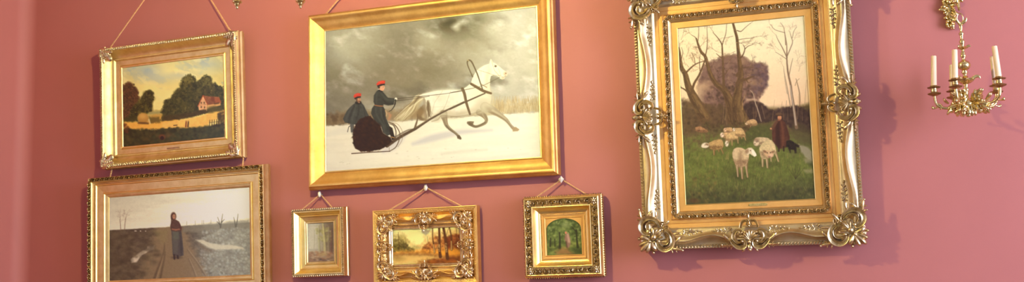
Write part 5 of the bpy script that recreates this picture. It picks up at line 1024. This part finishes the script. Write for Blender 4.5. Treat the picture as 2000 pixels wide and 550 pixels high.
armm = MB(); armm.tube([(.018, .042, 0), (.040, .034, 0), (.066, .030, 0), (.092, .031, 0), (.114, .037, 0), (.126, .050, 0), (.130, .066, 0), (.131, .080, 0)], [.0075, .007, .006, .0052, .0052, .006, .0065, .006], 10, 28)
armm.tube([(.118, .040, 0), (.130, .034, 0), (.139, .034, 0)], [.0035, .003, .004], 8, 8); armm.ell((.142, .036, 0), (.0062, .0068, .0062), 9, 7); armm.drop((.10, .032, 0), (.6, .9), .028, .012, .006, .1, -.3); armm.ell((.110, .030, 0), (.006, .004, .005), 8, 6)
pans = MB(); pans.lathe([(.077, .004), (.081, .012), (.0845, .0205), (.0875, .0225), (.0895, .0212), (.0885, .012), (.090, .006)], (R5, 0, 0), 30, flute=.06, nf=15); pans.lathe([(.1065, .011), (.1075, .0195), (.1105, .0222), (.1122, .0210), (.1112, .0130), (.1124, .0118)], (R5, 0, 0), 30, flute=.06, nf=15)
cup = MB(); cup.lathe([(.088, .006), (.091, .0105), (.096, .0122), (.100, .0112), (.104, .0105), (.107, .0122), (.114, .0128), (.116, .0138), (.1175, .0128), (.1145, .0112), (.110, .0)], (R5, 0, 0), 20)
order = [('leftmost ivory candle, alone at the left end of the brass candelabra', -90, .118, .07, 0), ('ivory candle on the near left arm of the brass candelabra', -18, .110, .065, 0), ('tall leaning ivory candle on the near right arm of the brass candelabra', 54, .119, -.045, -.02), ('ivory candle behind the leaning one on the right of the brass candelabra', 126, .110, -.03, 0), ('ivory candle just behind the near left candle of the brass candelabra', 198, .101, .05, 0)]
for lab, deg, hgt, tx, ty in order:
    a = math.radians(deg); ex, ez = math.sin(a), math.cos(a)                      # horizontal direction of the arm: u and n components
    rs_ = .83 if deg == -90 else 1.0                                             # the left arm is bent inwards
    A = np.array([[ex, 0, ez], [0, 1, 0], [ez, 0, -ex]]); As = A @ np.diag([rs_, 1, 1]); off = A @ np.array((R5 * (rs_ - 1), 0, 0))
    g = MB(); g.put(armm, As); am = part(g, 'arm', M['brass'], root)
    g = MB(); g.put(leaf, As); part(g, 'leaf_scroll', M['brass'], am)
    g = MB(); g.put(cup, A, off); part(g, 'candle_socket', M['brass'], am)
    g = MB(); g.put(pans, A, off); part(g, 'drip_pan', M['brass_old'], am, 'tarnished fluted drip pans')
    bx, by, bz = AX + R5 * rs_ * ex, AY - R5 * rs_ * ez, AZ + .1105
    g = MB(); g.lathe([(0, 0), (0, .0102), (hgt * .5, .0100), (hgt - .003, .0094), (hgt - .0005, .0080), (hgt - .002, .003), (hgt - .003, 0)], seg=18)
    cd = part(g, 'candle', M['wax'], None); cd.location = (bx, by, bz); cd.rotation_euler = (ty, tx, 0); tag(cd, lab, 'candle', 'ivory candles in the hanging candelabra')
    g = MB(); g.tube([(0, hgt - .004, 0), (.0004, hgt + .001, 0), (.0012, hgt + .0032, 0)], .0010, 6, 6); part(g, 'wick', M['wick'], cd)

# ------------------------------------------------------------------ ceiling chandelier: only the tips of two arms reach into the picture
CX, CY, CZ = -1.946, -1.476, 2.600
root = empty('ceiling_chandelier', (CX, CY, CZ), (0, 0, 0), 'lit brass ceiling chandelier whose two lowest arm tips show at the top edge', 'chandelier')
m = MB(); m.lathe([(.10, .0), (.105, .012), (.115, .018), (.125, .012), (.135, .02), (.16, .042), (.18, .045), (.20, .03), (.215, .014), (.25, .011), (.28, .02), (.30, .024), (.335, .018), (.336, .0)], seg=24); part(m, 'body', M['brass'], root)
m = MB(); m.lathe([(.55, .010), (.60, .010), (1.62, .008), (1.63, .03), (1.66, .06), (1.70, .065), (1.70, 0)], seg=20)
for a in (0, 2.1, 4.2): m.tube([(.011 * math.cos(a), .32, .011 * math.sin(a)), (.07 * math.cos(a), .35, .07 * math.sin(a)), (.075 * math.cos(a), .45, .075 * math.sin(a)), (.011 * math.cos(a), .57, .011 * math.sin(a))], .003, 8, 20)
part(m, 'rod', M['brass'], root)
bulb = bpy.data.materials.new('warm_lamp_glass'); bulb.use_nodes = True
bb = bulb.node_tree.nodes['Principled BSDF']; bb.inputs['Base Color'].default_value = (1, .9, .75, 1); bb.inputs['Emission Color'].default_value = (*LAMPCOL, 1); bb.inputs['Emission Strength'].default_value = LAMP
m = MB(); m.ell((0, .385, 0), (.045, .052, .045), 20, 14); part(m, 'lamp_globe', bulb, root)
v = np.array([.41, .91]) / np.hypot(.41, .91)                                   # local (u, n): arm pair facing the far side
a0 = math.atan2(-v[1], -v[0])
for j in range(8):
    a = a0 + PI / 8 + j * PI / 4; c, s_ = math.cos(a), math.sin(a); P_ = lambda rr_, zz: (rr_ * c, zz, rr_ * s_)
    g = MB(); g.tube([P_(.03, .17), P_(.08, .19), P_(.16, .13), P_(.23, .075), P_(.275, .07), P_(.287, .10)], [.008, .007, .006, .006, .006, .007], 10, 26); g.drop(P_(.09, .17), (c, -.8), .05, .02, .008, .2); am = part(g, 'arm', M['brass'], root)
    g = MB(); g.lathe([(.094, .006), (.098, .022), (.102, .028), (.104, .026), (.104, .012), (.110, .012), (.113, .014), (.113, .0)], (.287 * c, 0, .287 * s_), 20); part(g, 'candle_cup', M['brass'], am)
    g = MB(); g.lathe([(-.0005, .0), (.0008, .0036), (.004, .0052), (.0075, .0040), (.009, .0042), (.0115, .0085), (.0150, .0098), (.0175, .0085), (.0185, .0088), (.0210, .0150), (.0255, .0175), (.0285, .0160), (.0315, .0090), (.037, .0055), (.048, .0045), (.06, .006), (.072, .007)], (.287 * c, 0, .287 * s_), 20); part(g, 'drop_finial', M['brass'], am)

# ------------------------------------------------------------------ the room
XL, XR, YF, ZC = -4.315, 3.0, -8.0, 4.3
def solid(name, lo, hi, m):
    g = MB(); g.box(lo, hi); o = g.build(name, m, None, smooth=False, native=True); o['kind'] = 'structure'; return o
solid('wall_back', (XL - .12, 0, 0), (XR + .12, .12, ZC), M['wall'])
# left wall meets the back wall in a small plaster radius
g = MB(); rad = .07; pts = [(XL + rad - rad * math.sin(a), -rad + rad * math.cos(a)) for a in np.linspace(0, PI / 2, 12)]
rows = [[(x, y, 0), (x, y, ZC)] for x, y in [(XL + rad, 0)] + pts + [(XL, -.3)]]
g.grid(rows); left_fillet = g
solid('floor', (XL - .12, YF - .12, -.1), (XR + .12, .12, 0), M['floor'])
solid('ceiling', (XL - .12, YF - .12, ZC), (XR + .12, .12, ZC + .1), M['ceiling'])
solid('baseboard_back', (XL + .07, -.02, 0), (XR, 0, .16), M['white']); solid('baseboard_left', (XL, YF, 0), (XL + .02, -.07, .16), M['white'])
WIN = [(-1.85, .8), (-4.1, .8), (-6.35, .8)]; WINL = [(-2.45, .85)]; WIN_FILL = [(-2.6, .8), (-.4, .8), (1.7, .8)]; WZ0, WZ1 = .9, 3.6
def wall_with_windows(name, m, ends, wins, box, g=None):
    g = g or MB(); ys = [ends[0]] + [y for yc, h_ in sorted(wins) for y in (yc - h_, yc + h_)] + [ends[1]]
    for i in range(0, len(ys), 2): box(g, ys[i], ys[i + 1], 0, ZC)
    for yc, h_ in wins: box(g, yc - h_, yc + h_, 0, WZ0); box(g, yc - h_, yc + h_, WZ1, ZC)
    o = g.build(name, m, None, native=True, sharp=40); o['kind'] = 'structure'
glass = bpy.data.materials.new('window_glass'); glass.use_nodes = True
gb = glass.node_tree.nodes['Principled BSDF']; gb.inputs['Transmission Weight'].default_value = 1; gb.inputs['Roughness'].default_value = .0; gb.inputs['Base Color'].default_value = (.95, .98, 1, 1); gb.inputs['IOR'].default_value = 1.1
nwin = 0
def window(yc, h_, box, loc, rot, energy):
    global nwin; nwin += 1
    g = MB()
    for y in np.linspace(yc - h_, yc + h_ - .05, 3): box(g, y, y + .05, WZ0, WZ1, .10, .15)
    for z in np.linspace(WZ0, WZ1 - .05, 4): box(g, yc - h_, yc + h_, z, z + .05, .10, .15)
    w = g.build('window_%d' % nwin, M['white'], None, smooth=False, native=True); w['kind'] = 'structure'
    g = MB(); box(g, yc - h_ + .02, yc + h_ - .02, WZ0 + .02, WZ1 - .02, .12, .126); g.build('pane', glass, w, smooth=False, native=True)
    ld = bpy.data.lights.new('daylight', 'AREA'); ld.shape = 'RECTANGLE'; ld.size = WZ1 - WZ0; ld.size_y = 2 * h_; ld.energy = energy; ld.color = DAYCOL
    lo = bpy.data.objects.new('daylight', ld); C.objects.link(lo); lo.location = loc; lo.rotation_euler = rot
rbox = lambda g, a, b, z0, z1, d0=0, d1=.2: g.box((XR + d0, a, z0), (XR + d1, b, z1))
fbox = lambda g, a, b, z0, z1, d0=0, d1=.2: g.box((a, YF - d1, z0), (b, YF - d0, z1))
lbox = lambda g, a, b, z0, z1, d0=0, d1=.12: g.box((XL - d1, a, z0), (XL - d0, b, z1))
wall_with_windows('wall_left', M['wall'], (YF, -.3), WINL, lbox, left_fillet)
wall_with_windows('wall_right', M['cream'], (YF, .12), WIN, rbox)
wall_with_windows('wall_front', M['cream'], (XL - .12, XR + .2), WIN_FILL, fbox)
for (yc, h_), e_ in zip(WIN, DAY_R): window(yc, h_, rbox, (XR + .08, yc, (WZ0 + WZ1) / 2), (0, math.radians(90), 0), e_)
for yc, h_ in WINL: window(yc, h_, lambda g, a, b, z0, z1, d0=0, d1=.12: lbox(g, a, b, z0, z1, d0 - .05, d1 - .05), (XL - .02, yc, (WZ0 + WZ1) / 2), (0, math.radians(-90), 0), DAY_L)
for xc, h_ in WIN_FILL: window(xc, h_, fbox, (xc, YF - .08, (WZ0 + WZ1) / 2), Matrix(((0, 1, 0), (0, 0, -1), (-1, 0, 0))).to_euler(), FILL_F)  # unseen windows behind the camera, added for frontal fill light

w = bpy.data.worlds.new('sky'); bpy.context.scene.world = w; w.use_nodes = True
bg = w.node_tree.nodes['Background']; bg.inputs['Color'].default_value = (.75, .85, 1, 1); bg.inputs['Strength'].default_value = .6

cam = bpy.data.cameras.new('camera'); co_ = bpy.data.objects.new('camera', cam); C.objects.link(co_)
cam.sensor_width = 36; cam.lens = 36 * 2150 / 2000; cam.clip_start = .05
yaw, pitch, roll = .34229, .13358, -.03007
f_ = Vector((-math.sin(yaw) * math.cos(pitch), math.cos(yaw) * math.cos(pitch), math.sin(pitch))); r_ = Vector((math.cos(yaw), math.sin(yaw), 0)); u_ = r_.cross(f_)
r2 = math.cos(roll) * r_ + math.sin(roll) * u_; u2 = -math.sin(roll) * r_ + math.cos(roll) * u_
co_.matrix_world = Matrix(((r2.x, u2.x, -f_.x, 0), (r2.y, u2.y, -f_.y, -4.5), (r2.z, u2.z, -f_.z, EYE), (0, 0, 0, 1)))
sc = bpy.context.scene; sc.camera = co_
vs = sc.view_settings; vs.view_transform = 'Standard'; vs.look = 'None'; vs.gamma = 1; vs.use_curve_mapping = False; vs.exposure = 0
sc.cycles.use_denoising = True; sc.cycles.max_bounces = 8; sc.cycles.diffuse_bounces = 4; sc.cycles.glossy_bounces = 4; sc.cycles.sample_clamp_indirect = 4; sc.cycles.caustics_reflective = False; sc.cycles.caustics_refractive = False
